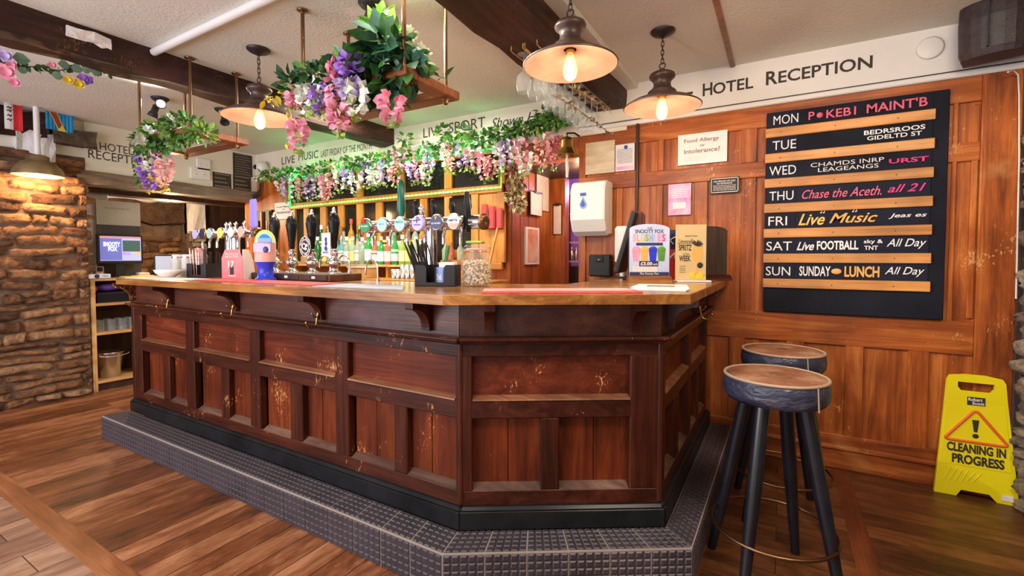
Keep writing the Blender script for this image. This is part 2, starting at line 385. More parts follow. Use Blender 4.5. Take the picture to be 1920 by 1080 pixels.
ORD = ['first', 'second', 'third', 'fourth', 'fifth', 'sixth', 'seventh', 'eighth', 'ninth', 'tenth', 'eleventh', 'twelfth', 'thirteenth', 'fourteenth',
       'fifteenth', 'sixteenth', 'seventeenth', 'eighteenth', 'nineteenth', 'twentieth', 'twenty-first', 'twenty-second', 'twenty-third', 'twenty-fourth']

# ================================================================== THE SETTING
W, CEIL, XL, XR = 3.41, 2.546, -5.63, 1.06
def fl(name, x0, x1, y0, y1, mat, z=0):
    return struct(MB().box(x0, x1, y0, y1, -.06, z).build(name, mat))
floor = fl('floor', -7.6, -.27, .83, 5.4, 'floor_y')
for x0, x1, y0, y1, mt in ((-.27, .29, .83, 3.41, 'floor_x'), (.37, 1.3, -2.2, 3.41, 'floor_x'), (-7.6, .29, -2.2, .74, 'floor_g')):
    o = MB().box(x0, x1, y0, y1, -.06, 0).build('floorboards', mt, floor)
MB().box(-7.6, .29, .74, .83, -.06, .001).build('border_strip', 'border_x', floor)
MB().box(.29, .37, -2.2, 3.41, -.06, .001).build('border_strip', 'border_y', floor)
struct(MB().box(-7.6, 1.3, -2.2, 5.4, CEIL, CEIL + .1).build('ceiling', 'ceiling'))

def stones(mb, o, u, v, n, w, h, depth=(.03, .075), rows=(.05, .125), lens=(.12, .42), seed=1, uneven=.012):
    rd = random.Random(seed); o, u, v, n = Vector(o), Vector(u), Vector(v), Vector(n)
    y = 0
    while y < h - .02:
        rh = min(rd.uniform(*rows), h - y); x = -rd.uniform(0, .2)
        ph = rd.uniform(0, 6)
        while x < w:
            ln = rd.uniform(*lens) * (1.2 if rh < .09 else .8); a, b = max(0, x), min(w, x + ln)
            if b - a > .04:
                parts = [(y, rh)] if (rd.random() > .22 or rh < .1) else [(y, rh * .48), (y + rh * .5, rh * .5)]
                for yy, hh in parts:
                    g = rd.uniform(.002, .006); d = rd.uniform(*depth); nx, ny = 9, 5
                    mb.t = rd.uniform(.05, 1); vs = []; fs = []
                    sl = rd.uniform(-.05, .05); k1, k2 = rd.uniform(0, 9), rd.uniform(0, 9)
                    for j in range(ny + 1):
                        for i in range(nx + 1):
                            s_, t_ = i / nx, j / ny
                            px = a + g + (b - a - 2 * g) * s_; py = yy + g + (hh - 2 * g) * t_
                            e = (1 - abs(2 * s_ - 1) ** 6) * (1 - abs(2 * t_ - 1) ** 4)
                            dd = d * (e ** .45 if e > 0 else 0) * (.85 + .15 * math.sin(k1 + 7 * px * 6)) + ((rd.uniform(-.012, .012) + .008 * math.sin(k2 + 23 * px + 31 * py)) if e > 0 else 0)
                            py += uneven * math.sin(px * 9 + ph + y * 3) + sl * (px - (a + b) / 2) * (hh)
                            px += rd.uniform(-.008, .008)
                            vs.append(o + u * px + v * py + n * max(dd, -.004))
                    for j in range(ny):
                        for i in range(nx): q = j * (nx + 1) + i; fs.append((q, q + 1, q + nx + 2, q + nx + 1))
                    mb.add(vs, fs, 0, True)
            x += ln
        y += rh
    mb.t = 0
# --- left: rough stone wall, cream header with its lintel over the staff opening
wl = MB().box(XL - .35, XL, -2.2, 1.77, 0, 2.21).build('wall_left', 'mortar'); struct(wl, 'rough warm sandstone wall left of the bar')
sm = MB(); stones(sm, (XL - .005, -.6, 0), UY, UZ, UX, 2.37, 2.2, seed=3); stones(sm, (XL - .33, 1.765, 0), UX, UZ, UY, .33, 2.2, seed=5)
sm.build('stonework', 'stone_l', wl)
MB().box(XL - .3, XL - .02, -2.2, 1.8, 2.20, CEIL).build('upper_plaster', 'fascia', wl)
hd = struct(MB().box(XL - .16, XL, 1.77, W + .3, 2.085, CEIL).build('wall_header', 'fascia'), 'cream header wall over the staff opening')
hl = MB()
hl.text('HOTEL', on_x(187, 281, XL) , UY, UZ, .262, .075, shear=0); hl.text('RECEPTION', on_x(165.5, 296, XL), UY, UZ, .50, .083)
hl.build('lettering', 'ink', hd, label='black painted hotel reception lettering')
lt = MB()
def rough_bar(mb, x0, x1, y0, y1, z0, z1, along='y', n=14, j=.008, seed=2, mi=0):
    rd = random.Random(seed); vs = []; fs = []
    L0, L1 = (y0, y1) if along == 'y' else (x0, x1)
    for i in range(n + 1):
        t = L0 + (L1 - L0) * i / n
        for a, b in ((0, 0), (.5, 0), (1, 0), (1, .5), (1, 1), (.5, 1), (0, 1), (0, .5)):
            p = (x0 + (x1 - x0) * a) if along == 'y' else (y0 + (y1 - y0) * a)
            z = z0 + (z1 - z0) * b
            p += rd.uniform(-j, j); z += rd.uniform(-j, j)
            vs.append((p, t, z) if along == 'y' else (t, p, z))
    for i in range(n):
        for k in range(8): k2 = (k + 1) % 8; fs.append((i * 8 + k, i * 8 + k2, i * 8 + 8 + k2, i * 8 + 8 + k))
    fs += [tuple(range(8)), tuple(range(n * 8, n * 8 + 8))]
    return mb.add(vs, fs, mi)
struct(rough_bar(MB(), XL - .3, XL + .035, 1.70, W, 1.975, 2.09, j=.007).build('trim_1', 'lintel'), 'grey weathered timber lintel over the staff opening')
struct(MB().box(XL - .5, XL - .3, 1.7, W + .8, 1.93, 2.05).build('trim_2', 'dark_wood'), 'dark timber behind the grey lintel')
# --- room behind the opening with its stone hearth
wf = struct(MB().box(-7.6, -7.45, 1.4, 5.4, 0, CEIL).build('wall_far', 'plaster_w'), 'pale wall of the room behind the bar')
PY0, PY1 = on_x(352, 430, -7.1).y, on_x(386, 430, -7.1).y
hs = MB(); stones(hs, (-7.3, 2.25, .85), UY, UZ, UX, PY0 - 2.25, .72, seed=9, rows=(.08, .16)); hs.build('hearth_stonework', 'stone_far', wf)
MB().box(-7.45, -7.3, 2.2, PY0, 0, 1.95).build('hearth_back', 'mortar', wf)
rough_bar(MB(), -7.34, -7.18, 2.2, PY0, 1.74, 2.02, seed=4, j=.025, n=9).build('hearth_lintel', M['stone_far'], wf)
hp = MB(); stones(hp, (-7.1, PY0 + .01, .6), UY, UZ, UX, PY1 - PY0, 1.05, seed=14, rows=(.1, .18), lens=(.12, .3)); hp.build('hearth_pillar', 'stone_r', wf)
rough_bar(MB(), -7.2, -7.09, PY0, PY1, 1.62, 2.08, seed=6, j=.02, n=4).build('pillar_plaster', 'plaster_w', wf)
MB().box(-7.3, -7.12, PY0, PY1, 0, 2.1).build('pillar_core', 'mortar', wf)
struct(MB().box(-7.45, -7.25, PY1, 5.4, 0, CEIL).build('wall_dark', 'dark_wood'), 'dark panelling beyond the pale stone pillar')
struct(MB().box(-7.45, -5.95, 1.42, 1.5, 0, CEIL).build('wall_side', 'plaster_w'), 'side wall of the room behind the bar')
struct(MB().box(-7.6, -1.2, 5.3, 5.4, 0, CEIL).build('wall_rear', 'dark_wood'), 'dark rear wall of the rooms behind the bar')
struct(MB().box(-5.9, -5.63, W, W + .1, 0, 2.1).build('wall_stub', 'pan_v'), 'brown end wall beside the staff opening')

# --- back wall (behind the garland) and panelled right wall, one plane
wb = struct(MB().box(XL, -2.0, W, W + .1, 0, CEIL).build('wall_back', 'pan_v'), 'back wall of the bar with lettered cream band')
MB().box(XL, -1.0, W - .012, W + .0, 2.22, CEIL).build('cream_band', 'fascia', wb)
MB().box(-2.0, -1.379, W, W + .1, 2.06, CEIL).build('door_head', 'pan_h', wb)
bl = MB(); B_ = W - .012
def wtext(mb, s, px0, py0, px1, h, Y=None, **k):
    a = on_y(px0, py0, Y or B_); b = on_y(px1, py0, Y or B_)
    return mb.text(s, a, UX, UZ, b.x - a.x, h, **k)
wtext(bl, 'LIVE', 528.5, 309, 553, .085); wtext(bl, 'MUSIC', 560, 302, 597, .085)
wtext(bl, 'LAST FRIDAY OF THE MONTH', 602, 295, 697, .072)
wtext(bl, 'LIVE', 794, 259, 830, .088); wtext(bl, 'SPORT', 842, 250, 910, .092)
wtext(bl, 'Shown Here!', 921, 241, 1046, .082, shear=.35)
bl.build('lettering', 'ink', wb, label='dark painted live music and live sport lettering')
# right wall: rails, stiles and panels
wr = struct(MB().box(-1.379, XR, W + .012, W + .11, 0, CEIL).build('wall_right', 'pan_v'), 'orange-brown timber panelled wall behind the stools')
def wx(px, py=450): return on_y(px, py, W).x
for z0, z1 in ((2.115, 2.25), (1.80, 1.90), (.752, .935), (.145, .205)): MB().box(-1.379, .905, W - .006, W + .02, z0, z1, 0, .004).build('rail', 'pan_h', wr)
for px0, px1, z0, z1 in ((1085, 1098, .2, 2.12), (1301, 1326, .93, 1.8), (1389, 1416, .93, 1.8), (1230, 1242, .93, 1.8), (1155, 1167, .93, 1.8),
                         (1387, 1417, 1.9, 2.12), (1232, 1243, 1.9, 2.12), (1590, 1625, .2, .76), (1709, 1750, .2, .76), (1478, 1512, .2, .76), (1370, 1400, .2, .76), (1780, 1790, .93, 2.12)):
    MB().box(wx(px0), wx(px1), W - .004, W + .02, z0, z1, 0, .004).build('stile', 'pan_v', wr)
MB().box(.905, XR, W - .012, W + .02, .0, 2.26, 0, .006).build('corner_post', 'pan_v', wr); MB().box(.872, .9, W - .003, W + .02, .95, 2.1, 0, .005).build('bead', 'pan_v', wr)
MB().box(-1.0, XR, W - .014, W + .012, 2.275, CEIL).build('cream_band', 'white_paint', wr)
tr = MB().box(-1.379, XR, W - .03, W + .012, 2.247, 2.28, 0, .006)
tr.box(-1.379, XR, W - .024, W, 2.281, 2.286, 1); tr.build('band_moulding', ['white_paint', 'black_m'], wr)
sk = MB().box(-.26, XR, W - .022, W + .012, 0, .125, 0, .006).box(-.26, XR, W - .035, W + .012, .115, .15, 0, .012)
struct(sk.build('baseboard_right', 'pan_h'), 'dark brown skirting board under the panelled wall')
rl = MB(); Y_ = W - .014
def caps(px0, py0, px1, py1, words, h, hb):
    # words: list of (first letter, rest, x0, x1 in pixels of the baseline)
    for f, rest, a, m_, b in words:
        for s, p0, p1, hh in ((f, a, m_, hb), (rest, m_ + .8, b, h)):
            y0 = py0 + (p0 - px0) / (px1 - px0) * (py1 - py0)
            A = on_y(p0, y0, Y_); B = on_y(p1, y0, Y_); rl.text(s, A, UX, UZ, (B.x - A.x) * .97, hh, bold=.018)
caps(1317.5, 181, 1640, 125, [('H', 'OTEL', 1317.5, 1336, 1414.5), ('R', 'ECEPTION', 1436, 1458.5, 1641)], .074, .085)
rl.box(wx(1283), wx(1296), Y_ - .003, Y_, 2.40, 2.415); rl.build('lettering', 'ink', wr, label='bold dark hotel reception lettering')
# right stone wall and far side of the doorway
wrs = struct(MB().box(XR + .03, XR + .3, -2.2, W + .1, 0, CEIL).build('wall_stone', 'mortar'), 'pale rough stone wall at the right edge')
sm = MB(); stones(sm, (XR + .03, W, 0), -UY, UZ, -UX, 5.5, 2.5, depth=(.02, .05), seed=21); sm.build('stonework', 'stone_r', wrs)
ps = struct(MB().box(-2.1, -2.0, W + .1, 4.3, 0, 2.06).build('wall_passage', 'pan_hy'), 'brown boarded side wall of the passage behind the bar')
mb = MB()
for k in range(5): mb.box(-2.0, -1.994, W + .03 + k * .15, W + .17 + k * .15, 0, 2.06, 0, .003)
mb.build('boards', 'pan_hy', ps)
struct(MB().box(-2.0, -1.84, 4.2, 4.3, 0, 2.06).build('trim_3', 'pan_v'), 'brown timber door jamb in the passage')
struct(MB().box(-2.1, -1.2, W + .1, 4.3, 2.06, 2.2).build('trim_4', 'dark_wood'), 'dark lintel over the passage')
M['purple'] = pm('purple_light_tint', (.42, .16, .62), .6)  # purple light of the back room put into the wall colour
struct(MB().box(-2.6, -1.0, 5.15, 5.28, 0, CEIL).build('wall_purple', 'purple'), 'purple lit wall seen through the passage')
struct(MB().box(-1.30, -1.2, W + .1, 5.2, 0, CEIL).build('wall_corridor', 'pan_v'), 'right side wall of the passage')
lamp('passage_end_fill', 'POINT', (-1.6, 4.75, 2.0), 9, (.95, .7, 1), .1); lamp('passage_fill', 'POINT', (-1.45, 3.75, 1.95), 9, (1, .8, .55), .06)  # point fills added to brighten the passage, without any fixture
lamp('hearth_fill', 'POINT', (-6.2, 2.7, 1.85), 34, (1, .72, .42), .08)  # warm fill added to brighten the hearth room, no lamp built for it
# --- ceiling timbers
bmL = rough_bar(MB(), -3.515, -3.315, -2.2, W, 2.385, 2.56, seed=8, j=.011, n=26)
struct(bmL.build('trim_5', 'beam'), 'long dark oak ceiling beam on the left')
bp = MB().text('*', (-3.31, .86, 2.46), UY, UZ, .01, .01)
rough_bar(MB(), -3.318, -3.298, .98, 1.17, 2.462, 2.516, seed=3, j=.008, n=5).build('plaster_daub', 'plaster_w', bpy.data.objects['trim_5'], label='white plaster daub on the beam')
bmC = rough_bar(MB(), -1.31, -1.005, -2.2, W, 2.385, 2.56, seed=12, j=.009, n=26)
struct(bmC.build('trim_6', 'beam'), 'dark ceiling beam over the right half of the bar')
struct(MB().box(-1.02, -.92, -2.2, W, 2.505, 2.56).build('trim_7', 'ceiling'), 'cream boxed strip beside the right beam')
struct(MB().box(-.315, -.285, -2.2, W, 2.527, 2.56, 0, .006).build('trim_8', 'frame_wood'), 'thin brown ceiling batten')
struct(MB().box(-.285, XR + .1, -2.2, W, 2.537, 2.56).build('trim_9', 'ceiling'), 'textured ceiling panel over the stools')
struct(MB().tube([(-3.31, 1.38, 2.525), (-1.9, 1.38, 2.528), (-1.0, 1.38, 2.528)], .022, 10).build('trim_10', 'white_paint'), 'white round conduit across the ceiling')

# ================================================================== STEP, BAR COUNTER, WORKTOP
ZS = .157
SO = [Vector(p) for p in ((-4.16, 1.357, 0), (-1.095, 1.357, 0), (-.28, 1.872, 0), (-.27, 3.385, 0))]
SI = [Vector(p) for p in ((-4.13, 1.504, 0), (-1.13, 1.504, 0), (-.398, 1.961, 0), (-.398, 3.385, 0))]
sp = MB()
core = [(p.x, p.y) for p in SO] + [(p.x, p.y) for p in reversed(SI)]
sp.prism(core, 0.0, ZS - .001, 2)
def studs(mb, P, nu, nv, n, g=.020):
    """one studded tile: P(u,v) maps the unit square to the tile face, n its outward normal"""
    q = lambda u, v, h: P(u, v) + n * h
    mb.add([q(g, g, -.001), q(1 - g, g, -.001), q(1 - g, 1 - g, -.001), q(g, 1 - g, -.001), q(g, g, .003), q(1 - g, g, .003), q(1 - g, 1 - g, .003), q(g, 1 - g, .003)],
           [(4, 5, 6, 7), (0, 1, 5, 4), (1, 2, 6, 5), (2, 3, 7, 6), (3, 0, 4, 7)], 0)
    for i in range(nu):
        for j in range(nv):
            u0, v0, du, dv = (i + .5) / nu, (j + .5) / nv, .40 / nu, .40 / nv
            vs = [q(u0 + a * du * k, v0 + b * dv * k, h) for k, h in ((1, .003), (.66, .0075)) for a, b in ((-1, -1), (1, -1), (1, 1), (-1, 1))]
            mb.add(vs, [(4, 5, 6, 7)], 0); mb.add(vs, [(0, 1, 5, 4), (1, 2, 6, 5), (2, 3, 7, 6), (3, 0, 4, 7)], 1)
for k, nt in ((0, 19), (1, 6), (2, 9)):
    A, B, a, b = SO[k], SO[k + 1], SI[k], SI[k + 1]
    d = (B - A).normalized(); nrm = Vector((d.y, -d.x, 0))
    for i in range(nt):
        f0, f1 = i / nt, (i + 1) / nt
        studs(sp, lambda u, v: A.lerp(B, f0 + (f1 - f0) * u) + UZ * (v * (ZS - .004)), 5, 5, nrm)
        studs(sp, lambda u, v: A.lerp(B, f0 + (f1 - f0) * u).lerp(a.lerp(b, f0 + (f1 - f0) * u), .02 + v * .98) + UZ * (ZS - .002), 5, 5, UZ)
tag(sp.build('foot_step', ['tile', 'tile_edge', 'grout'], loc=(-1.1, 1.4, 0)), 'dark studded quarry tile step running round the foot of the bar', 'step')

bar = thing('bar_counter', 'scuffed mahogany panelled bar front with chamfered corner', 'bar counter', (-1.141, 1.6, ZS), world=True)
SEG = [((-4.12, 1.535), (-1.141, 1.535)), ((-1.141, 1.535), (-.429, 1.981)), ((-.429, 1.981), (-.429, 3.38))]
UP = [[(-3.98, -3.355), (-3.255, -2.64), (-2.545, -1.91), (-1.815, -1.165)], [(.052, .711)], [(.09, .66), (.76, 1.30)]]
LO = [[(-3.96, -3.672), (-3.59, -3.34), (-3.23, -2.95), (-2.868, -2.605), (-2.525, -2.275), (-2.173, -1.895), (-1.80, -1.518), (-1.437, -1.167)],
      [(.05, .336), (.414, .709)], [(.09, .33), (.42, .66), (.76, .98), (1.07, 1.30)]]
BRK = [[-4.06, -3.50, -2.74, -1.99, -1.30], [.125, .73], [.12, .82]]
HOOKZ = [(0, -3.50), (0, -2.74), (0, -1.99), (2, .82)]
for k, (a, b) in enumerate(SEG):
    A, B = Vector((*a, 0)), Vector((*b, 0)); d = (B - A).normalized(); L = (B - A).length; n = Vector((d.y, -d.x, 0))
    F = Matrix(((d.x, n.x, 0, A.x), (d.y, n.y, 0, A.y), (0, 0, 1, 0), (0, 0, 0, 1)))       # local x along the run, y outward
    up = [(x0 - A.x, x1 - A.x) if k == 0 else (x0, x1) for x0, x1 in UP[k]]
    lo = [(x0 - A.x, x1 - A.x) if k == 0 else (x0, x1) for x0, x1 in LO[k]]
    bk = [x - A.x if k == 0 else x for x in BRK[k]]
    e1 = -.006 if k else 0
    vm, hm, pmn, lmn = (M['bar_v'], M['bar_h'], M['bar_panel'], M['bar_low'])
    if k == 2: hm = M['bar_hy'] = M.get('bar_hy') or wood('mahogany_deep', (.022, .007, .005), (.070, .020, .011), (.13, .040, .020), 'y', 16, .34, (.50, .20, .08), .74)
    # plinth
    MB().box(0, L + .012 * (k < 2), -.02, .028, ZS, .232, 0, .002, F).box(0, L + .012 * (k < 2), -.02, .022, .225, .247, 0, .012, F).build('plinth', 'black', bar)
    # rails
    rl = MB()
    rl.box(0, L, -.045, 0, .245, .308, 0, .003, F).box(0, L, -.045, 0, .612, .688, 0, .004, F).box(0, L, -.045, 0, .872, .94, 0, .003, F)
    PX_ = F @ Matrix(((0, 0, 1, 0), (1, 0, 0, 0), (0, 1, 0, 0), (0, 0, 0, 1)))
    for x0, x1 in up: MB().prism([(-.036, .684), (-.006, .684), (.005, .688), (.003, .694), (-.034, .704)], x0, x1, 0, PX_).build('sill', 'worn', bar, label='worn pale edge of the rail')
    for x0, x1 in lo: MB().prism([(-.042, .300), (-.004, .300), (0, .306), (-.040, .328)], x0, x1, 0, PX_).build('sill', 'worn_d', bar, label='dusty worn sill')
    rl.build('rail', hm, bar)
    gaps = [0] + [x for p in up for x in p] + [L]
    for i in range(0, len(gaps), 2): MB().box(gaps[i], gaps[i + 1], -.045, .001, .306, .875, 0, .005, F).build('stile', vm, bar)
    for (x0, x1), (x2, x3) in zip(lo[::2], lo[1::2]): MB().box(x1, x2, -.045, -.001, .306, .614, 0, .006, F).build('stile', vm, bar)
    if k < 2: MB().box(L - .012, L + .010, -.03, .006, .247, .94, 0, .006, F).build('corner_post', vm, bar)
    for x0, x1 in up: MB().box(x0 - .006, x1 + .006, -.055, -.032, .69, .878, 0, .004, F).build('panel', pmn, bar)
    for x0, x1 in lo:
        xm = (x0 + x1) / 2 + rnd.uniform(-.03, .03)
        MB().box(x0 - .006, xm - .0012, -.06, -.040, .30, .618, 0, .002, F).box(xm + .0012, x1 + .006, -.06, -.040 + rnd.uniform(-.003, .001), .30, .618, 0, .002, F).build('panel', lmn, bar)
    # dado moulding, frieze and brackets
    MB().box(-.0, L + .02, -.03, .045, .94, .957, 0, .005, F).box(0, L + .012, -.03, .028, .926, .944, 0, .008, F).build('dado_moulding', hm, bar)
    MB().box(0, L, -.04, .004, .955, 1.102, 0, .001, F).build('frieze', 'frieze' if k < 2 else vm, bar)
    for x in bk:
        pr = [(.0, .972), (.028, .972)] + [(.028 + .095 * (1 - math.cos(t)), .985 + .085 * math.sin(t)) for t in [PI / 2 * q / 8 for q in range(9)]] + [(.128, 1.075), (.128, 1.101), (0, 1.101)]
        MB().prism(pr, x - .022, x + .022, 0, F @ Matrix(((0, 0, 1, 0), (1, 0, 0, 0), (0, 1, 0, 0), (0, 0, 0, 1)))).build('bracket', vm, bar)
    for kk, xx in HOOKZ:
        if kk != k: continue
        x = (xx - A.x if k == 0 else xx); hk = MB()
        c = lambda y, z: F @ Vector((x, y, z))
        hk.tube([c(.030, 1.005), c(.036, .985), c(.040, .955), c(.052, .938), c(.072, .934), c(.090, .944), c(.096, .962)], [.006, .006, .0055, .0055, .0055, .005, .006], 8)
        hk.tube([c(.034, .985), c(.055, .99), c(.062, 1.004)], .0045, 8); hk.ball(c(.097, .965), .008); hk.ball(c(.063, 1.006), .006); hk.ball(c(.032, 1.0), .009, sc=(1, .6, 1.4))
        hk.build('coat_hook', 'brass', bar, label='small brass coat hook')
MB().prism([(-4.12, 1.592), (-1.157, 1.592), (-.488, 2.01), (-.488, 3.38), (-.52, 3.38), (-.52, 2.03), (-1.16, 1.62), (-4.12, 1.62)], .0, 1.10).build('carcass', 'bar_v', bar)
MB().box(-4.125, -4.085, 1.53, 2.02, ZS, 1.10, 0, .004).build('end_panel', 'bar_v', bar)
ZC = 1.14
top = MB(); TP = [(-3.92, 1.375), (-1.10, 1.375), (-.30, 1.883), (-.30, 3.385), (-1.0, 3.385), (-1.0, 2.30), (-1.40, 2.06), (-4.15, 2.06)]
top.prism(TP, ZC - .038, ZC - .002, 1); ins = [(-3.922, 1.379), (-1.101, 1.379), (-.304, 1.885), (-.304, 3.385), (-1.0, 3.385), (-1.0, 2.30), (-1.40, 2.06), (-4.15, 2.06)]
top.prism(ins, ZC - .004, ZC, 0)
tag(top.build('worktop', ['oak_top', 'oak_edge'], loc=(-1.1, 1.6, ZC - .038)), 'polished oak bar top with grained front edge', 'worktop')

# ================================================================== STOOLS, SIGN, SPEAKER
def make_stool(label, loc, rz):
    t = thing('bar_stool', label, 'stool', loc, rz, 'black legged leather bar stools')
    sm = MB().lathe([(.06, .722), (.172, .727), (.184, .745), (.188, .775), (.184, .802), (.179, .815)], 40, 0)
    sm.build('seat', 'leather', t)
    tp = MB().lathe([(.178, .813), (.168, .821), (.13, .826), (.06, .824), (.014, .818), (.007, .822), (0.001, .823)], 40, 0, cap=False)
    tp.build('seat_top', 'leather_t', t, label='worn tan leather seat top')
    pp = MB().tube([(.180 * math.cos(a), .180 * math.sin(a), .817) for a in [2 * PI * i / 40 for i in range(40)]], .006, 6, 0, True)
    pp.tube([(.187 * math.cos(5.1 + .006 * i), .189 * math.sin(5.1 + .006 * i), .814 - .0145 * i) for i in range(7)], .003, 5)
    pp.build('piping', 'piping', t)
    for q in range(4):
        a = PI / 4 + q * PI / 2; ca, sa = math.cos(a), math.sin(a)
        MB().tube([(.105 * ca, .105 * sa, .735), (.165 * ca, .165 * sa, .42), (.247 * ca, .247 * sa, 0)], [.027, .027, .017], 14).build('leg', 'leg', t)
    fr = .222
    MB().tube([(fr * math.cos(a), fr * math.sin(a), .215) for a in [2 * PI * i / 40 for i in range(40)]], .0068, 8, 0, True).build('foot_ring', 'bronze', t)
    return t
st1 = make_stool('nearer leather bar stool with tan seat and four black legs', (-.015, 2.09, 0), R(24))
st2 = dup(st1, (.012, 2.68, 0), R(10), 'farther bar stool half hidden behind the nearer one, by the wall')

ws = thing('warning_sign', 'yellow plastic cleaning in progress floor sign leaning by the stone wall', 'sign', (.91, 3.34, 0), R(1))
lean = Matrix.Rotation(R(-4.5), 4, 'X')
def ring_panel(outer, hole, t0, t1, mx):
    bm = bmesh.new(); vo = [bm.verts.new((x, 0, z)) for x, z in outer]; vh = [bm.verts.new((x, 0, z)) for x, z in hole]
    es = [bm.edges.new((vo[i], vo[(i + 1) % len(vo)])) for i in range(len(vo))] + [bm.edges.new((vh[i], vh[(i + 1) % len(vh)])) for i in range(len(vh))]
    r = bmesh.ops.triangle_fill(bm, use_beauty=True, use_dissolve=False, edges=es)
    bm.verts.index_update(); fs = [[v.index for v in f.verts] for f in bm.faces]; vv = [tuple(v.co) for v in bm.verts]; bm.free()
    m = MB(); nv = len(vv)
    m.add([(x, t0, z) for x, y, z in vv] + [(x, t1, z) for x, y, z in vv], [tuple(f) for f in fs] + [tuple(i + nv for i in f) for f in fs], 0, False, mx)
    for lp in (outer, hole):
        k = len(lp); m.add([(x, t0, z) for x, z in lp] + [(x, t1, z) for x, z in lp], [(i, (i + 1) % k, k + (i + 1) % k, k + i) for i in range(k)], 0, False, mx)
    return m
out = [(-.165, 0), (-.075, 0), (-.055, .035), (.055, .035), (.085, 0), (.168, 0), (.117, .62), (.105, .642), (.04, .655), (-.04, .655), (-.105, .645), (-.117, .62)]
hol = [(-.072, .612), (-.072, .585), (-.058, .566), (.058, .566), (.072, .585), (.072, .612)]
ring_panel(out, hol, -.012, .0, lean).build('front_panel', 'yellow', ws)
ring_panel([(x * .99, z) for x, z in out], hol, .012, .02, Matrix.Rotation(R(-1.5), 4, 'X')).build('back_panel', 'yellow', ws)
rp = MB(); lp = lambda x, z, y=-.0125: lean @ Vector((x, y, z))
rp.prism([(-.138, .165), (.138, .165), (.112, .545), (-.112, .545)], .0125, .0145, 0, lean @ Matrix(((1, 0, 0, 0), (0, 0, -1, 0), (0, 1, 0, 0), (0, 0, 0, 1))))
for i in range(6): rp.tube([lp(-.128 + i * .024, .075 + (i > 3) * .012), lp(-.098 + i * .024, .145 - (i > 3) * .01)], .0025, 5)
rp.build('raised_face', 'yellow', ws)
LU = (lean @ Vector((1, 0, 0))); LV = (lean @ Vector((0, 0, 1)))
L0 = lambda x, z: lean @ Vector((x, -.0152, z))
tx = MB(); tx.text('CLEANING IN', L0(-.115, .236), LU, LV, .232, .048, bold=.04).text('PROGRESS', L0(-.094, .176), LU, LV, .205, .050, bold=.04)
tx.build('lettering', 'ink', ws, label='bold black warning lettering')
MB().flat(L0(-.034, .492), LU, LV, .072, .044, .001).build('maker_label', 'ink', ws, label='small black label with white lettering')
tx = MB().prism([(-.014, .415), (.014, .415), (.007, .352), (-.007, .352)], .0155, .0165, 0, lean @ Matrix(((1, 0, 0, 0), (0, 0, -1, 0), (0, 1, 0, 0), (0, 0, 0, 1))))
tx.ball(L0(0, .330), .013, 12, 8, 0, (1, .12, 1)); tx.build('exclamation_mark', 'ink', ws)
tri = [(0, .470), (-.128, .297), (.128, .297)]; tr_ = MB()
pts = []
for i in range(3):
    a = Vector(tri[i]); p, q = Vector(tri[i - 1]), Vector(tri[(i + 1) % 3])
    for k in range(5): t = k / 4; pts.append(a + (p - a).normalized() * .022 * (1 - t) ** 2 + (q - a).normalized() * .022 * t ** 2)
tr_.tube([L0(x, z) for x, z in pts], .0075, 6, 0, True, caps=False); tr_.build('triangle', 'orange_red', ws, label='orange-red warning triangle')
tx = MB(); tx.text('Robert', L0(-.030, .515), LU, LV, .056, .017, bold=.02, gap=.003).text('Scott', L0(-.014, .496), LU, LV, .048, .016, bold=.02, gap=.003)
tx.build('maker_lettering', 'chalk', ws); MB().flat(L0(.10, .018), LU, LV, .045, .030, .001).build('price_sticker', 'paper', ws)

sk = thing('loudspeaker', 'black wall loudspeaker in the top right corner', 'loudspeaker', (.885, 3.20, 2.275), R(-20), world=False)
m = MB(); n_ = 10
sec = []
for z, wv, dp in ((0.0, .118, .10), (.03, .128, .125), (.18, .132, .145), (.32, .126, .125), (.345, .115, .10)):
    ring = [(-wv, .10), (-wv, .0)] + [(wv * math.sin(-PI / 2 + PI * i / n_), -dp * math.cos(-PI / 2 + PI * i / n_) * .55) for i in range(1, n_)] + [(wv, 0), (wv, .10)]
    sec.append([(x, y, z) for x, y in ring])
k = len(sec[0]); vs = [p for r_ in sec for p in r_]
m.add(vs, [(i * k + j, i * k + (j + 1) % k, (i + 1) * k + (j + 1) % k, (i + 1) * k + j) for i in range(4) for j in range(k)], 0)
m.add(sec[0], [tuple(range(k))], 0); m.add(sec[-1], [tuple(range(k))], 0); m.build('grille', noisy('speaker_grille', [(.3, (.018, .011, .013)), (.7, (.045, .030, .035))], 40, .45, .2, 200), sk)
MB().box(-.11, .11, .1, .15, .02, .33, 0, .02).build('cabinet', 'black_m', sk); MB().tube([(0, .13, .17), (.02, .21, .17)], .02, 8).build('bracket', 'black_m', sk)
MB().box(-.018, -.012, -.088, -.07, .03, .31).build('seam', 'black_m', sk)
cb = MB().tube([on_y(1890, 135, 3.3), on_y(1900, 132, 3.34), on_y(1909, 140, 3.37), on_y(1911, 180, 3.37), on_y(1911, 300, 3.38), on_y(1905, 560, 3.38)], .004, 6)
tag(cb.build('speaker_cable', 'white_paint'), 'white cable running down beside the stone wall from the loudspeaker', 'cable')
pl = on_y(1744, 90, W - .02)
tag(MB().lathe([(.058, 0), (.06, .004), (.05, .008), (.001, .009)], 28, 0, TR(pl) @ RX(R(90))).build('blanking_plate', 'white_paint', loc=pl), 'round white blanking plate on the band right of the lettering', 'plate')

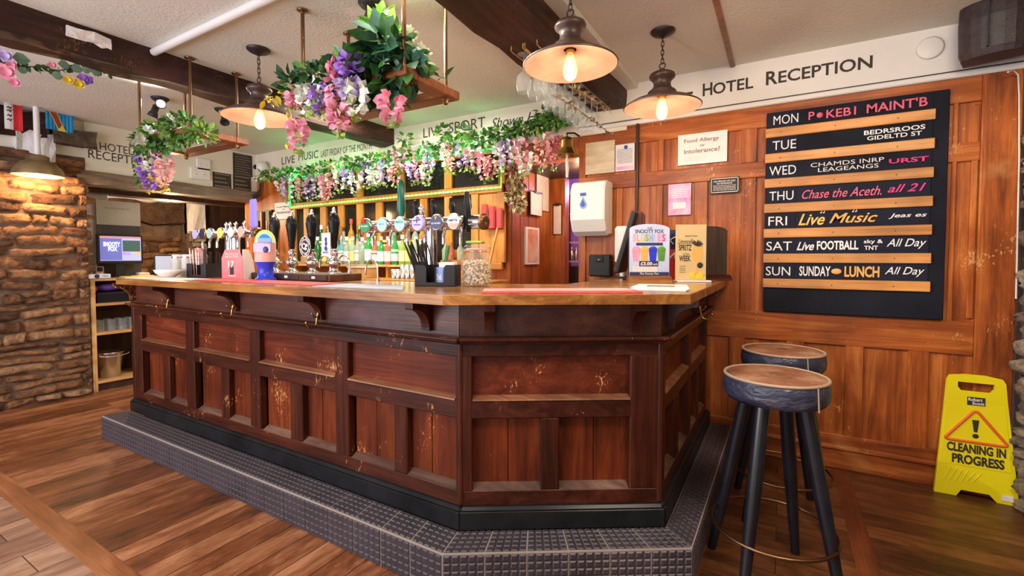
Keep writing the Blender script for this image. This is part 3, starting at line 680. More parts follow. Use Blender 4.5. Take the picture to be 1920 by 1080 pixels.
# ================================================================== THINGS ON THE RIGHT WALL
def card(name, label, cat, px0, py0, px1, py1, Y=W - .008, mat='paper', t=.003, group=None):
    a, b = on_y(px0, py1, Y), on_y(px1, py0, Y)
    t_ = thing(name, label, cat, (a.x, Y, a.z), 0, group, world=True)
    MB().flat((a.x, Y, a.z), UX, UZ, b.x - a.x, b.z - a.z, t).build('sheet', mat, t_)
    return t_, (a.x, Y - t - .0006, a.z), b.x - a.x, b.z - a.z
def put(parent, name, mat, o, w, h, items, bold=0, label=None):
    """items: (text, x0, y0, x1, y1[, shear]) in fractions of the card"""
    m = MB()
    for it in items:
        m.text(it[0], (o[0] + it[1] * w, o[1], o[2] + it[2] * h), UX, UZ, (it[3] - it[1]) * w, (it[4] - it[2]) * h, bold=bold, shear=it[5] if len(it) > 5 else 0)
    return m.build(name, mat, parent, label=label)
def lines(parent, name, mat, o, w, h, rows, rd=random.Random(3)):
    m = MB()
    for x0, x1, y, hh in rows:
        x = x0
        while x < x1 - .01:
            l = min(rd.uniform(.03, .12), x1 - x); m.flat((o[0] + x * w, o[1], o[2] + y * h), UX, UZ, l * w, hh * h, .0004); x += l + .014
    return m.build(name, mat, parent)
# the week board: back board, seven pine rails, seven day cards, chalk lettering
bx0, bx1, bz0, bz1 = -.098, .772, .938, 2.192
YB = W - .03
wb_ = thing('weekly_events_board', 'tall black events board with pine rails and a row for each weekday', 'notice board', (bx0, YB, bz0), 0, world=True)
MB().box(bx0, bx1, YB, W - .004, bz0, bz1, 0, .004).build('back_board', 'board', wb_)
days = ['MON', 'TUE', 'WED', 'THU', 'FRI', 'SAT', 'SUN']
SLT = [2.093 - .1573 * i for i in range(7)]
for i, d in enumerate(days):
    zt = SLT[i]
    sl = MB().box(bx0 - .004, .712, YB - .016, YB, zt - .057, zt, 0, .003).build('rail', 'slat', wb_)
    sc = MB()
    for sx in (-.02, .26, .55): sc.ball((sx, YB - .016, zt - .030), .005, 8, 5, 0, (1, .5, 1))
    sc.build('screw', 'brass', sl)
    MB().box(bx0 + .003, .07, YB - .007, YB, zt + .001, zt + .099).build('day_card', 'card_navy', wb_, label='navy card lettered %s in white' % d)
    MB().box(.071, .70, YB - .006, YB, zt + .001, zt + .097).build('event_card', 'card_navy' if i > 2 else 'board', wb_)
def row(i, s, px0, px1, zr0, zr1, mat, bold=0.0, shear=0.0):
    a, b = on_y(px0, 400, YB - .008).x, on_y(px1, 400, YB - .008).x
    MB().text(s, (a, YB - .0075, SLT[i] + zr0), UX, UZ, b - a, zr1 - zr0, bold=bold, shear=shear).build('lettering', mat, wb_)
for i, (d, p0, p1) in enumerate(zip(days, (1447, 1446, 1441, 1442, 1441, 1438, 1438), (1493, 1490, 1491, 1487, 1476, 1486, 1484))): row(i, d, p0, p1, .020, .076, 'chalk')
row(0, 'P', 1512, 1523, .024, .072, 'chalk_pink', .012); row(0, 'KEB1', 1545, 1600, .022, .070, 'chalk_pink', .012); row(0, "MAINT'B", 1620, 1733, .022, .074, 'chalk_pink', .015)
pc = on_y(1533, 400, YB - .008).x
MB().lathe([(.017, 0), (.017, .002), (.001, .003)], 8, 0, TR((pc, YB - .007, SLT[0] + .046)) @ RX(R(90))).build('poker_chip', 'chalk_pink', wb_)
row(1, 'BEDRSROOS', 1616, 1730, .054, .080, 'chalk', .02); row(1, 'GIDELTD ST', 1622, 1724, .022, .046, 'chalk', .015)
row(2, 'CHAMDS INRP', 1518, 1655, .052, .077, 'chalk', 0); row(2, 'LEAGEANGS', 1532, 1645, .020, .044, 'chalk', 0); row(2, 'URST', 1664, 1738, .036, .062, 'chalk_mag', .02)
row(3, 'Chase the Aceth.', 1503, 1652, .020, .074, 'chalk_pink', .006, .4); row(3, 'all 21', 1663, 1735, .030, .074, 'chalk_mag', .008, .4)
row(4, 'Live', 1497, 1547, .016, .086, 'chalk_gold', .015, .4); row(4, 'Music', 1555, 1646, .024, .082, 'chalk_orange', .012, .4); row(4, 'Jeas es', 1666, 1738, .038, .068, 'chalk', .012, .3)
row(5, 'Live', 1495, 1528, .020, .072, 'chalk', .02, .4); row(5, 'FOOTBALL', 1533, 1611, .022, .076, 'chalk', .03); row(5, 'sky &', 1621, 1657, .052, .080, 'chalk', .02); row(5, 'TNT', 1622, 1648, .020, .044, 'chalk', .02); row(5, 'All Day', 1664, 1739, .024, .082, 'chalk', .006, .35)
row(6, 'SUNDAY', 1501, 1560, .020, .080, 'chalk', .02); row(6, 'LUNCH', 1586, 1652, .018, .082, 'chalk_orange', .035); row(6, 'All Day', 1662, 1737, .024, .080, 'chalk', .006, .35)
pc = on_y(1571, 400, YB - .008).x
MB().ball((pc, YB - .007, SLT[6] + .05), .024, 14, 8, 0, (1.1, .2, .72)).build('pie_drawing', 'chalk_orange', wb_)
for nx in (1540, 1600):
    x = on_y(nx, 400, YB - .008).x; nt = MB(); z = SLT[4] + .088
    nt.box(x, x + .003, YB - .009, YB - .007, z, z + .02).box(x + .014, x + .017, YB - .009, YB - .007, z, z + .02).box(x, x + .017, YB - .009, YB - .007, z + .018, z + .022)
    nt.ball((x - .002, YB - .008, z), .004).ball((x + .012, YB - .008, z), .004).build('music_note', 'chalk', wb_)
# notices
t, o, w, h = card('notice', 'large white food allergy notice fixed to the panelling', 'notice', 1271, 243, 1364, 311, W - .006)
put(t, 'lettering', pm('grey_ink', (.22, .17, .16), .6), o, w, h, [('Food Allergy', .13, .68, .84, .84), ('or', .46, .56, .56, .62), ('Intolerance?', .13, .36, .86, .51)], .012)
lines(t, 'small_print', pm('pale_ink', (.62, .55, .54), .6), o, w, h, [(.14, .5, .22, .015), (.14, .56, .17, .015), (.14, .46, .12, .015)])
t, o, w, h = card('notice', 'white safety poster with blue seal beside the brown pipe', 'notice', 1154, 268, 1190, 322, W - .008)
MB().lathe([(.10 * w, 0), (.10 * w, .001), (.001, .001)], 16, 0, TR((o[0] + .55 * w, o[1], o[2] + .88 * h)) @ RX(R(90))).build('seal', 'blue_pl', t)
lines(t, 'small_print', 'ink', o, w, h, [(.1, .9, .80 - .05 * k, .012) for k in range(11)]); MB().flat((o[0] + .06 * w, o[1], o[2] + .05 * h), UX, UZ, .88 * w, .12 * h, .0005).build('pink_strip', 'pinkp', t)
t, o, w, h = card('wall_panel', 'bleached plywood sheet behind the bell, above the dispenser', 'panel', 1098, 262, 1153, 328, W - .006, noisy('bleached_ply', [(.3, (.55, .38, .22)), (.6, (.78, .66, .46)), (.75, (.85, .8, .7))], 3, .6, sx=(1, 1, 6)), .004)
t, o, w, h = card('poster', 'bright pink poster with white centre on the panelling', 'poster', 1253, 343, 1296, 404, W - .006, 'pinkp')
lines(t, 'small_print', 'paper', o, w, h, [(.15, .85, .55 + .06 * k, .03) for k in range(5)]); MB().flat((o[0] + .2 * w, o[1], o[2] + .2 * h), UX, UZ, .58 * w, .2 * h, .0005).build('white_box', 'paper', t)
t, o, w, h = card('plaque', 'small black framed no proof of age notice on the panelling', 'notice', 1331, 330, 1387, 364, W - .006, 'black_m', .006)
m = MB()
for a in ((.04, .96, .05, .09), (.04, .96, .91, .95)): m.flat((o[0] + a[0] * w, o[1], o[2] + a[2] * h), UX, UZ, (a[1] - a[0]) * w, (a[3] - a[2]) * h, .0006)
for a in (.04, .94): m.flat((o[0] + a * w, o[1], o[2] + .05 * h), UX, UZ, .02 * w, .9 * h, .0006)
m.build('border', 'paper_p', t); put(t, 'lettering', 'paper_p', o, w, h, [('NO PROOF OF AGE', .14, .70, .86, .80), ('NO ENTRANCE', .24, .56, .76, .66)], .02)
lines(t, 'small_print', 'paper_p', o, w, h, [(.12, .88, .46 - .09 * k, .03) for k in range(4)])
# brown conduit down the wall
px_ = wx(1195); m = MB().tube([(px_, W - .018, 2.26), (px_, W - .018, 1.18)], .011, 10); tag(m.build('conduit', 'iron', loc=(px_, W - .018, 1.18)), 'dark brown conduit running down the panelling behind the till', 'pipe')
# hand towel dispenser
dp = thing('towel_dispenser', 'white plastic hand towel dispenser with blue drop on the panelling', 'dispenser', (-1.25, W, 1.46), 0, world=True)
x0, x1 = -1.37, -1.105; yF = W - .19
pf = [(W - .006, 1.455), (W - .10, 1.445), (yF + .04, 1.475), (yF - .0, 1.56), (yF + .002, 1.78), (yF + .03, 1.835), (yF + .07, 1.848), (W - .006, 1.85)]
m = MB(); YZX = Matrix(((0, 0, 1, 0), (1, 0, 0, 0), (0, 1, 0, 0), (0, 0, 0, 1)))
m.prism(pf, x0 + .012, x1 - .012, 0, YZX)
for sx, xe in ((x0 + .012, x0), (x1 - .012, x1)):
    c = Vector((0, sum(p[0] for p in pf) / 8, sum(p[1] for p in pf) / 8))
    o_ = [(sx, y, z) for y, z in pf]; i_ = [(xe, c.y + (y - c.y) * .93 + (.004 if y > W - .02 else 0), c.z + (z - c.z) * .95) for y, z in pf]
    m.add(o_ + i_, [(k, (k + 1) % 8, 8 + (k + 1) % 8, 8 + k) for k in range(8)] + [tuple(range(8, 16))])
m.build('casing', 'white_pl', dp)
xc = (x0 + x1) / 2 - .03
MB().box(xc - .022, xc + .022, yF - .003, yF + .004, 1.735, 1.757).build('badge', 'blue_pl', dp)
def drop(sx): return [(sx * .030 * math.sin(t) * (.62 + .38 * math.cos(t / 2.0) * -1 + .25), .05 * -math.cos(t)) for t in [2 * PI * i / 24 for i in range(24)]]
def tear(k): return [(k * (.027 * math.cos(a) * (1 - max(0, math.sin(a)) * .72)), k * (.034 * math.sin(a) + (.02 * max(0, math.sin(a)) ** 2))) for a in [2 * PI * i / 28 for i in range(28)]]
XZY = lambda y: TR((xc, y, 1.675)) @ Matrix(((1, 0, 0, 0), (0, 0, -1, 0), (0, 1, 0, 0), (0, 0, 0, 1)))
MB().prism(tear(1.0), 0, .004, 0, XZY(yF)).build('drop', 'blue_lt', dp); MB().prism(tear(.62), .003, .006, 0, XZY(yF)).build('drop', 'blue_pl', dp)
# black card machine hanging below it
cm = on_y(1126, 528, W - .05)
t = thing('card_reader_case', 'black case standing on the bar top below the towel dispenser', 'case', (cm.x, W - .06, ZC), 0, world=True)
MB().box(cm.x - .085, cm.x + .085, W - .08, W - .02, ZC + .0, ZC + .165, 0, .01).build('body', 'black_m', t); MB().box(cm.x - .03, cm.x + .03, W - .086, W - .078, ZC + .11, ZC + .15, 0, .003).build('clasp', 'black', t)
MB().ball((cm.x, W - .088, ZC + .125), .008).build('stud', 'steel', t)

# ================================================================== HANGING LAMPS, BEAMS' HANGERS
def make_pendant(label, loc):
    t = thing('pendant_lamp', label, 'lamp', loc, 0, 'weathered bronze pendant lamps over the bar')
    MB().lathe([(.208, -.004), (.212, .0), (.205, .006), (.165, .030), (.12, .048), (.085, .062), (.078, .070), (.078, .082), (.070, .090), (.056, .100), (.047, .116), (.046, .135), (.055, .150),
                (.068, .160), (.071, .170), (.066, .182), (.045, .194), (.024, .202), (.012, .210), (.0, .212)], 40, 0, cap=False).build('shade', 'lamp_out', t)
    MB().lathe([(.207, -.004), (.199, .003), (.160, .026), (.140, .030), (.132, .037), (.112, .040), (.104, .047), (.086, .050), (.080, .057), (.045, .064), (.028, .066)], 40, 0, cap=False).build('shade_lining', 'lamp_in', t, label='cream enamelled inside of the shade')
    MB().lathe([(.019, .092), (.021, .06), (.019, .050)], 16).build('lamp_holder', 'brass', t)
    MB().lathe([(.013, .055), (.018, .035), (.026, .010), (.032, -.018), (.032, -.036), (.025, -.056), (.010, -.068), (.0, -.070)], 20, 0, cap=False).build('bulb', M['bulb'], t, label='amber filament bulb'); MB().ball((0, 0, -.012), .016, 12, 10, 0, (1, 1, 2.6)).build('filament', 'filament', t, label='glowing filament')
    h = CEIL - loc[2]; ch = MB(); n = max(4, int((h - .24) / .030)); z0 = .212
    rad = .016
    ch.tube([(rad * math.cos(a), 0, z0 + .016 + rad * math.sin(a)) for a in [2 * PI * i / 16 for i in range(16)]], .0035, 6, 0, True)
    zz = z0 + .030; step = (h - .035 - zz) / n
    for i in range(n):
        c = zz + step * (i + .5); hl_, hw = step * .66, .0075
        pts = [(hw * math.cos(a), 0, c + (hl_ - hw) * (1 if math.sin(a) > 0 else -1) * (abs(math.sin(a)) > .01) + hw * math.sin(a)) for a in [2 * PI * (k + .5) / 10 for k in range(10)]]
        ch.tube(pts, .0026, 5, 0, True, RZ(PI / 2 * (i % 2)))
    ch.build('chain', 'iron', t)
    MB().lathe([(.066, h - .002), (.066, h - .008), (.052, h - .020), (.020, h - .032), (.008, h - .040), (0, h - .042)], 28, 0, cap=False).build('ceiling_rose', 'iron', t)
    return t
def pend(px, py, D, label):
    r = _ray(px, py); f = -r.x * math.sin(YAW) + r.y * math.cos(YAW); p = _O + r * (D / f)
    t = make_pendant(label, p)
    lamp('pendant_bulb_light', 'POINT', (p.x, p.y, p.z - .14), 6, (1, .72, .46), .03)
pend(1069, 122, 2.11, 'largest looking pendant lamp, nearest, beside the hanging wine glasses')
pend(1241, 201, 2.636, 'pendant lamp in front of the hotel reception lettering')
pend(487, 221, 2.861, 'pendant lamp between the two flower-decked frames')

# rod-hung wooden frames
def make_frame(loc, label):
    t = thing('hanging_frame', label, 'hanging shelf', loc, 0, 'rod-hung wooden frames over the bar')
    H_ = CEIL - loc[2]
    for x0, x1, y0, y1 in ((-.05, .74, -.05, .035), (-.05, .74, .255, .34), (-.05, .04, .036, .254), (.65, .74, .036, .254)):
        MB().box(x0, x1, y0, y1, 0, .042, 0, .004).build('board', 'frame_wood', t)
    for x in (0, .69):
        for y in (0, .29):
            m = MB().tube([(x, y, -.022), (x, y, H_ - .002)], .0095, 10).lathe([(.028, H_ - .002), (.028, H_ - .008), (.014, H_ - .012), (.010, H_ - .02)], 16, 0, TR((x, y, 0)))
            m.lathe([(.0, -.030), (.010, -.026), (.014, -.016), (.012, -.004), (.016, -.001), (.016, 0)], 12, 0, TR((x, y, 0)))
            m.build('rod', 'bronze', t)
    return t
f1 = make_frame((-2.137, 1.55, 2.062), 'nearer rod-hung wooden frame piled with ivy, pink and purple flowers')
f2 = dup(f1, (-3.945, 1.55, 2.06), 0, 'farther rod-hung wooden frame past the left beam, with a trailing wisteria bunch')
f2['group'] = f1['group']

# ------------------------------------------------------------------ foliage
def leaf(mb, p, d, nrm, L, w, mi=0, curl=.12):
    d = Vector(d).normalized(); s = d.cross(nrm); s = s.normalized() if s.length > 1e-4 else d.orthogonal().normalized(); u = s.cross(d)
    p = Vector(p); q = lambda a, b, c: p + d * a * L + s * b * w + u * c * L
    vs = [q(0, 0, 0), q(.28, .42, .06), q(.62, .40, .02), q(1, 0, -curl), q(.62, -.40, .02), q(.28, -.42, .06), q(.3, 0, -.01), q(.65, 0, -.05)]
    mb.add(vs, [(0, 6, 1), (1, 6, 7, 2), (2, 7, 3), (0, 5, 6), (5, 4, 7, 6), (4, 3, 7)], mi, True)
def rdir(rd, up=0): 
    v = Vector((rd.gauss(0, 1), rd.gauss(0, 1), rd.gauss(0, 1) + up)); return v.normalized()
def bush(mb, c, ext, n, L, rd, mats, droop=-.2, wr=.62):
    for _ in range(n):
        v = rdir(rd); rr = rd.uniform(.35, 1) ** .6
        p = Vector(c) + Vector((v.x * ext[0], v.y * ext[1], v.z * ext[2])) * rr
        d = (v + Vector((0, 0, droop)) + rdir(rd) * .6); l = L * rd.uniform(.65, 1.25)
        leaf(mb, p, d, rdir(rd, 1.2), l, l * wr, rd.choice(mats))
def sprig(mb, pts, n, L, rd, mats, stem=None, wr=.55):
    pts = [Vector(p) for p in pts]
    if stem is not None: mb.tube(pts, .0022, 5, stem)
    for i in range(n):
        t = (i + .5) / n * (len(pts) - 1); k = min(int(t), len(pts) - 2); p = pts[k].lerp(pts[k + 1], t - k); dr = (pts[k + 1] - pts[k]).normalized()
        d = dr * .5 + rdir(rd); l = L * rd.uniform(.7, 1.2); leaf(mb, p, d, rdir(rd, .8), l, l * wr, rd.choice(mats))
def blossom(mb, top, length, r, rd, mi=0, n=46, tip=None, size=.026):
    """a hanging wisteria raceme of folded petals"""
    top = Vector(top)
    for i in range(n):
        t = (i + rd.random()) / n; rr = r * (1 - t) ** .55 * (.55 + .45 * min(1, t * 5)); a = rd.uniform(0, 2 * PI)
        p = top + Vector((rr * math.cos(a), rr * math.sin(a), -length * t)); s = size * (1.1 - .55 * t) * rd.uniform(.8, 1.2)
        o = Vector((math.cos(a), math.sin(a), rd.uniform(-.7, .3))); leaf(mb, p, o + rdir(rd) * .5, rdir(rd, .6), s * 1.2, s * 1.25, tip if (tip is not None and t > .86) else mi, -.25)
def flower(mb, c, r, rd, mi, petals=6, face=None):
    f = Vector(face) if face else rdir(rd); f.normalize(); a = f.orthogonal().normalized(); b = f.cross(a)
    for ly in range(2):
        for k in range(petals):
            t = 2 * PI * (k + ly * .5) / petals; d = a * math.cos(t) + b * math.sin(t) + f * (.25 + .5 * ly)
            leaf(mb, Vector(c), d, f, r * (1 - .25 * ly), r * .8, mi, -.2)

# ---- nearer frame's arrangement
rd = random.Random(11)
a1 = thing('flower_arrangement', 'ivy, lilac, pink and white flowers heaped on the nearer hanging frame', 'flowers', (-2.0, 1.6, 2.12), 0, world=True)
m = MB(); P = lambda px, py, Y: on_y(px, py, Y)
for px, py, ex, n, L in ((600, 150, (.11, .10, .06), 130, .066), (560, 165, (.09, .09, .07), 100, .056), (655, 130, (.08, .10, .07), 90, .066), (640, 165, (.10, .06, .05), 60, .05)): bush(m, P(px, py, 1.55), ex, n, L, rd, [0, 0, 1, 4, 2])
m.build('leaf_spray', GREENS, a1)
m = MB()
for px, py, ex, n, L in ((722, 105, (.09, .09, .11), 110, .10), (705, 150, (.08, .05, .06), 60, .10), (755, 125, (.07, .07, .07), 40, .09), (690, 145, (.06, .05, .07), 40, .09), (735, 165, (.05, .04, .05), 24, .09)): bush(m, P(px, py, 1.55), ex, n, L, rd, [0, 0, 4, 1, 4], -.5, .72)
for pts in ([(740, 150), (752, 175), (758, 200)], [(690, 165), (672, 185), (668, 192)], [(755, 90), (790, 112), (815, 140), (838, 148)], [(740, 70), (765, 70), (790, 100), (800, 120)]):
    sprig(m, [P(x, y, 1.60) for x, y in pts], 12, .06, rd, [1, 2, 0], 0)
m.build('ivy', GREENS, a1, label='large dark heart-shaped ivy leaves')
m = MB(); bush(m, P(722, 62, 1.66), (.055, .07, .065), 40, .075, rd, [2, 3, 3, 2], .3)
sprig(m, [P(728, 75, 1.64), P(725, 40, 1.66), P(729, 8, 1.66)], 10, .075, rd, [2, 3], 1); m.build('bright_leaves', GREENS, a1, label='bright yellow-green leaves lit by the spotlight')
m = MB(); sprig(m, [P(545, 165, 1.6), P(515, 180, 1.55), P(495, 190, 1.52)], 12, .055, rd, [0]); sprig(m, [P(545, 190, 1.56), P(536, 215, 1.53)], 7, .045, rd, [0]); sprig(m, [P(560, 250, 1.52), P(545, 262, 1.52), P(532, 272, 1.52)], 8, .04, rd, [0]); m.build('yellow_leaves', 'leaf_y', a1)
m = MB(); sprig(m, [P(572, 180, 1.55), P(572, 225, 1.53), P(570, 272, 1.52)], 36, .035, rd, [0, 1, 2], 0); m.build('trailing_leaves', [M['leaf3'], M['leaf2'], M['leaf1']], a1)
for px, py0, py1, mat, r in ((655, 108, 155, 'pet_purple', .034), (602, 155, 222, 'pet_purple', .032), (655, 150, 190, 'pet_lilac', .032), (578, 165, 215, 'pet_white', .04), (588, 160, 205, 'pet_white', .03), (668, 160, 226, 'pet_white', .03), (632, 150, 205, 'pet_pink', .036),
                            (636, 195, 256, 'pet_pink', .034), (735, 178, 238, 'pet_pink', .036), (632, 118, 150, 'pet_pink', .022), (556, 225, 290, 'pet_pink', .028), (552, 172, 205, 'pet_pink', .02)):
    p, q = P(px, py0, 1.43), P(px, py1, 1.43); m = MB(); blossom(m, p, (p - q).length, r, rd, 0, 50, 1, .036); m.build('blossom', [M[mat], M['leaf3']], a1)
for px, py in ((765, 58), (788, 92), (775, 65), (798, 100)): m = MB(); flower(m, P(px, py, 1.66), .035, rd, 0); m.build('white_flower', 'pet_white', a1)
# ---- farther frame's arrangement
a2 = thing('flower_arrangement', 'white roses and trailing lilac and pink wisteria on the farther hanging frame', 'flowers', (-3.6, 1.6, 2.11), 0, world=True)
m = MB()
for px, py, ex, n, L in ((300, 246, (.13, .09, .075), 230, .05), (345, 234, (.13, .10, .075), 230, .046), (275, 262, (.08, .07, .08), 120, .05), (380, 245, (.07, .07, .05), 70, .04), (300, 266, (.11, .05, .05), 110, .046), (335, 258, (.08, .05, .04), 60, .04)): bush(m, P(px, py + 6, 1.50), ex, n, L, rd, [0, 1, 1, 2, 3, 2])
sprig(m, [P(375, 235, 1.6), P(390, 235, 1.6), P(402, 242, 1.6)], 14, .03, rd, [2, 3], 1); m.build('leaf_spray', GREENS, a2)
m = MB(); sprig(m, [P(252, 278, 1.52), P(253, 310, 1.51), P(258, 350, 1.50)], 44, .032, rd, [0, 1, 2], 0); m.build('trailing_leaves', [M['leaf1'], M['leaf3'], M['leaf0']], a2)
for px, py, r in ((262, 258, .045), (252, 262, .035), (276, 240, .03), (318, 220, .04), (288, 248, .03)): m = MB(); flower(m, P(px, py + 2, 1.38), r, rd, 0, 7); m.build('white_rose', 'pet_white', a2)
for px, py0, py1, mat, r in ((273, 285, 352, 'pet_purple', .038), (286, 280, 340, 'pet_white', .036), (302, 278, 350, 'pet_pink', .042), (308, 300, 360, 'pet_peach', .034), (280, 320, 360, 'pet_purple', .03)):
    p, q = P(px, py0, 1.52), P(px, py1, 1.52); m = MB(); blossom(m, p, (p - q).length, r, rd, 0, 60, 1, .034); m.build('blossom', [M[mat], M['leaf_y']], a2)
# ---- vine under the left beam
vn = thing('flower_vine', 'eucalyptus and pansy vine strung under the left end of the dark beam', 'flowers', tuple(P(100, 125, 1.02)), 0, world=True)
VY = 1.0
V = lambda px, py, k=0: on_x(px, py, -3.54 + k)
m = MB(); st_ = [V(-15, 118), V(30, 125), V(70, 125), V(110, 132), V(150, 128), V(185, 132), V(210, 140)]
m.tube(st_, .003, 6, 0); sprig(m, st_, 60, .038, rd, [0, 1, 4], None, .8); m.build('leaf_spray', [M['leaf0'], M['leaf1'], M['leaf2'], M['leaf3'], M['leaf4']], vn)
m = MB(); euc = noisy('eucalyptus', [(.3, (.10, .22, .17)), (.7, (.22, .38, .30))], 8, .5)
for px, py, r in ((30, 107, .05), (116, 119, .04), (140, 126, .042), (104, 140, .036), (160, 130, .032), (178, 134, .035), (40, 130, .03), (170, 128, .03)): leaf(m, V(px - 8, py, .03), V(px + 8, py + 3, .03) - V(px - 8, py, .03), UX, r * 1.5, r * 1.4)
m.build('round_leaves', euc, vn)
for k, (px, py, r, mat) in enumerate(((12, 135, .05, 'pet_pink'), (22, 122, .03, 'pet_pink'), (98, 122, .025, 'pet_pink'), (10, 105, .04, 'pet_lilac'), (155, 145, .03, 'pet_purple'), (165, 150, .035, 'pet_purple'), (148, 158, .035, 'leaf_y'), (128, 150, .03, 'leaf_y'), (28, 155, .03, 'pet_pink'))):
    m = MB(); flower(m, V(px, py, .03), r, rd, 0, 5, (1, -.4, -.2)); m.build('flower', mat, vn)
# ---- long garland over the back bar
gd = thing('wisteria_garland', 'long leafy garland hung with white, pink and lilac wisteria over the back bar', 'garland', (-3.4, 3.3, 2.25), 0, world=True)
GY = 3.28
path = [on_y(x, y, GY) for x, y in ((497, 333), (540, 328), (600, 319), (660, 310), (720, 299), (780, 289), (840, 277), (900, 267), (960, 252), (1000, 241), (1040, 229), (1070, 224))]
m = MB(); m.tube(path, .006, 6, 0)
for i in range(len(path) - 1):
    for k in range(4):
        p = path[i].lerp(path[i + 1], (k + rd.random()) / 4) + Vector((0, -.03, .0)); bush(m, p + Vector((0, -.03, .0)), (.10, .07, .045), 30, .055, rd, [0, 1, 1, 2, 3, 2])
for px, py in ((759, 262), (830, 250), (868, 248), (935, 252), (1020, 214), (1045, 215)): bush(m, on_y(px, py, GY), (.06, .05, .055), 30, .058, rd, [1, 2, 3, 1])
m.build('leaf_spray', GREENS, gd)
bl_ = [(525, 322, 365), (538, 330, 375), (553, 325, 378), (565, 335, 372), (580, 330, 374), (596, 318, 368), (610, 332, 380), (622, 325, 365), (638, 316, 358), (652, 318, 350), (665, 325, 362), (685, 300, 348), (697, 318, 352), (712, 292, 342), (722, 300, 345),
       (742, 285, 325), (748, 280, 318), (740, 312, 346), (785, 280, 338), (775, 305, 342), (800, 310, 344), (806, 270, 318), (838, 266, 318), (850, 272, 322), (868, 272, 318), (893, 262, 320), (908, 290, 338), (918, 296, 335), (936, 272, 325), (948, 262, 312),
       (966, 262, 300), (978, 258, 318), (985, 290, 328), (1016, 258, 316), (1040, 250, 314), (705, 325, 348), (880, 280, 316), (630, 300, 330)]
cols = ['pet_white', 'pet_lilac', 'pet_white', 'pet_peach', 'pet_lilac', 'pet_white', 'pet_pink', 'pet_peach', 'pet_white', 'pet_lilac']
for i, (px, y0, y1) in enumerate(bl_):
    p, q = on_y(px, y0, GY - .06), on_y(px, y1, GY - .06); m = MB(); blossom(m, p, (p - q).length * 1.12, .042, rd, 0, 58, 1, .038)
    m.build('blossom', [M['pet_pink' if px in (978, 1040, 785) else cols[i % len(cols)]], M['leaf3']], gd)

# ================================================================== CEILING FITTINGS, BEAM GLASSES, LEFT WALL
def spot_fitting(label, px, py, aims, lit=None, em=0):
    c = on_z(px, py, CEIL - .003); t = thing('spotlight_fitting', label, 'spotlight', tuple(c), 0, world=True)
    MB().lathe([(.060, 0), (.060, -.008), (.046, -.022), (.020, -.030), (.0, -.034)], 24, 0, TR(c), cap=False).build('base', 'black_m', t)
    for i, (d, a) in enumerate(aims):
        e = c + Vector(d); ax = Vector(a).normalized(); q = ax.to_track_quat('Z', 'Y').to_matrix().to_4x4()
        MB().tube([c + Vector((d[0] * .25, d[1] * .25, -.02)), e], .008, 8).build('arm', 'black_m', t)
        MB().lathe([(.0, -.005), (.022, .0), (.023, .055), (.030, .065), (.036, .095), (.033, .095), (.026, .070), (.0, .066)], 20, 0, TR(e) @ q, cap=False).build('lamp_head', 'black_m', t)
        if lit == i:
            MB().lathe([(.026, .086), (.0, .090)], 16, 0, TR(e) @ q, cap=False).build('lens', 'spot_em', t, label='glowing white lens')
            o = lamp('spot_light', 'SPOT', tuple(e + ax * .12), em, (1, .96, .86), .02, None, cone=R(160)); o.rotation_euler = (-ax).to_track_quat('Z', 'Y').to_euler()
    return t
spot_fitting('black twin spotlight on the ceiling above the ivy, one lamp glowing', 695, 6, [((-.035, -.01, -.075), (-.25, -.1, -1)), ((.06, .02, -.075), (.86, -.38, -.34))], 1, 110)
spot_fitting('black ceiling spotlight glowing beyond the left beam', 300, 184, [((-.01, -.02, -.06), (-.4, -.2, -1)), ((.09, -.02, -.05), (.8, -.5, -.45))], 1, 7)
spot_fitting('small dark spotlight beyond the pendant between the flower frames', 417, 205, [((.02, 0, -.05), (.5, -.2, -.8))])
# upside-down wine glasses under the right beam
rk = thing('glass_rack', 'brass rails holding wine glasses under the right beam', 'glass rack', (-1.16, 2.6, 2.384), 0, world=True)
for x in (-1.235, -1.165, -1.155, -1.085): MB().tube([(x, 2.12, 2.385), (x, 2.12, 2.355), (x, 2.14, 2.352), (x, 3.22, 2.352), (x, 3.24, 2.385)], .0035, 6).build('rail', 'brass', rk)
g0 = None; slots = [(x, 2.20 + .108 * i + (.03 if x > -1.15 else 0) + rnd.uniform(-.015, .015)) for i in range(9) for x in (-1.2, -1.12)]
for i, (x, y) in enumerate(slots):
    lb = 'upside-down clear wine glass hanging from the rails under the right beam'
    if g0 is None:
        g0 = thing('wine_glass', lb, 'wine glass', (x, y, 2.157), 0, 'wine glasses hanging under the beam')
        MB().lathe([(.033, 0), (.040, .030), (.041, .060), (.034, .088), (.016, .106), (.005, .112), (.004, .185), (.010, .192), (.035, .197), (.035, .199), (.0, .199)], 20, 0, cap=False).build('bowl', 'glass_t', g0)
    else: dup(g0, (x, y, 2.157 + rnd.uniform(-.006, .006)), rnd.uniform(0, 6))
m = MB(); rd = random.Random(5)
for off in (0, .06): 
    pts = [on_x(px, py, -1.02 - off) for px, py in ((1035, 178), (1070, 195), (1095, 215), (1120, 232), (1150, 256))] if off else [on_x(px, py, -1.0) for px, py in ((1075, 165), (1098, 180), (1120, 192), (1145, 206))]
    sprig(m, pts, 40, .035, rd, [0], 0)
tag(m.build('dried_vine', 'leaf_dry', loc=tuple(on_x(1100, 205, -1.05))), 'brown dried leafy vine strung among the hanging wine glasses', 'vine')
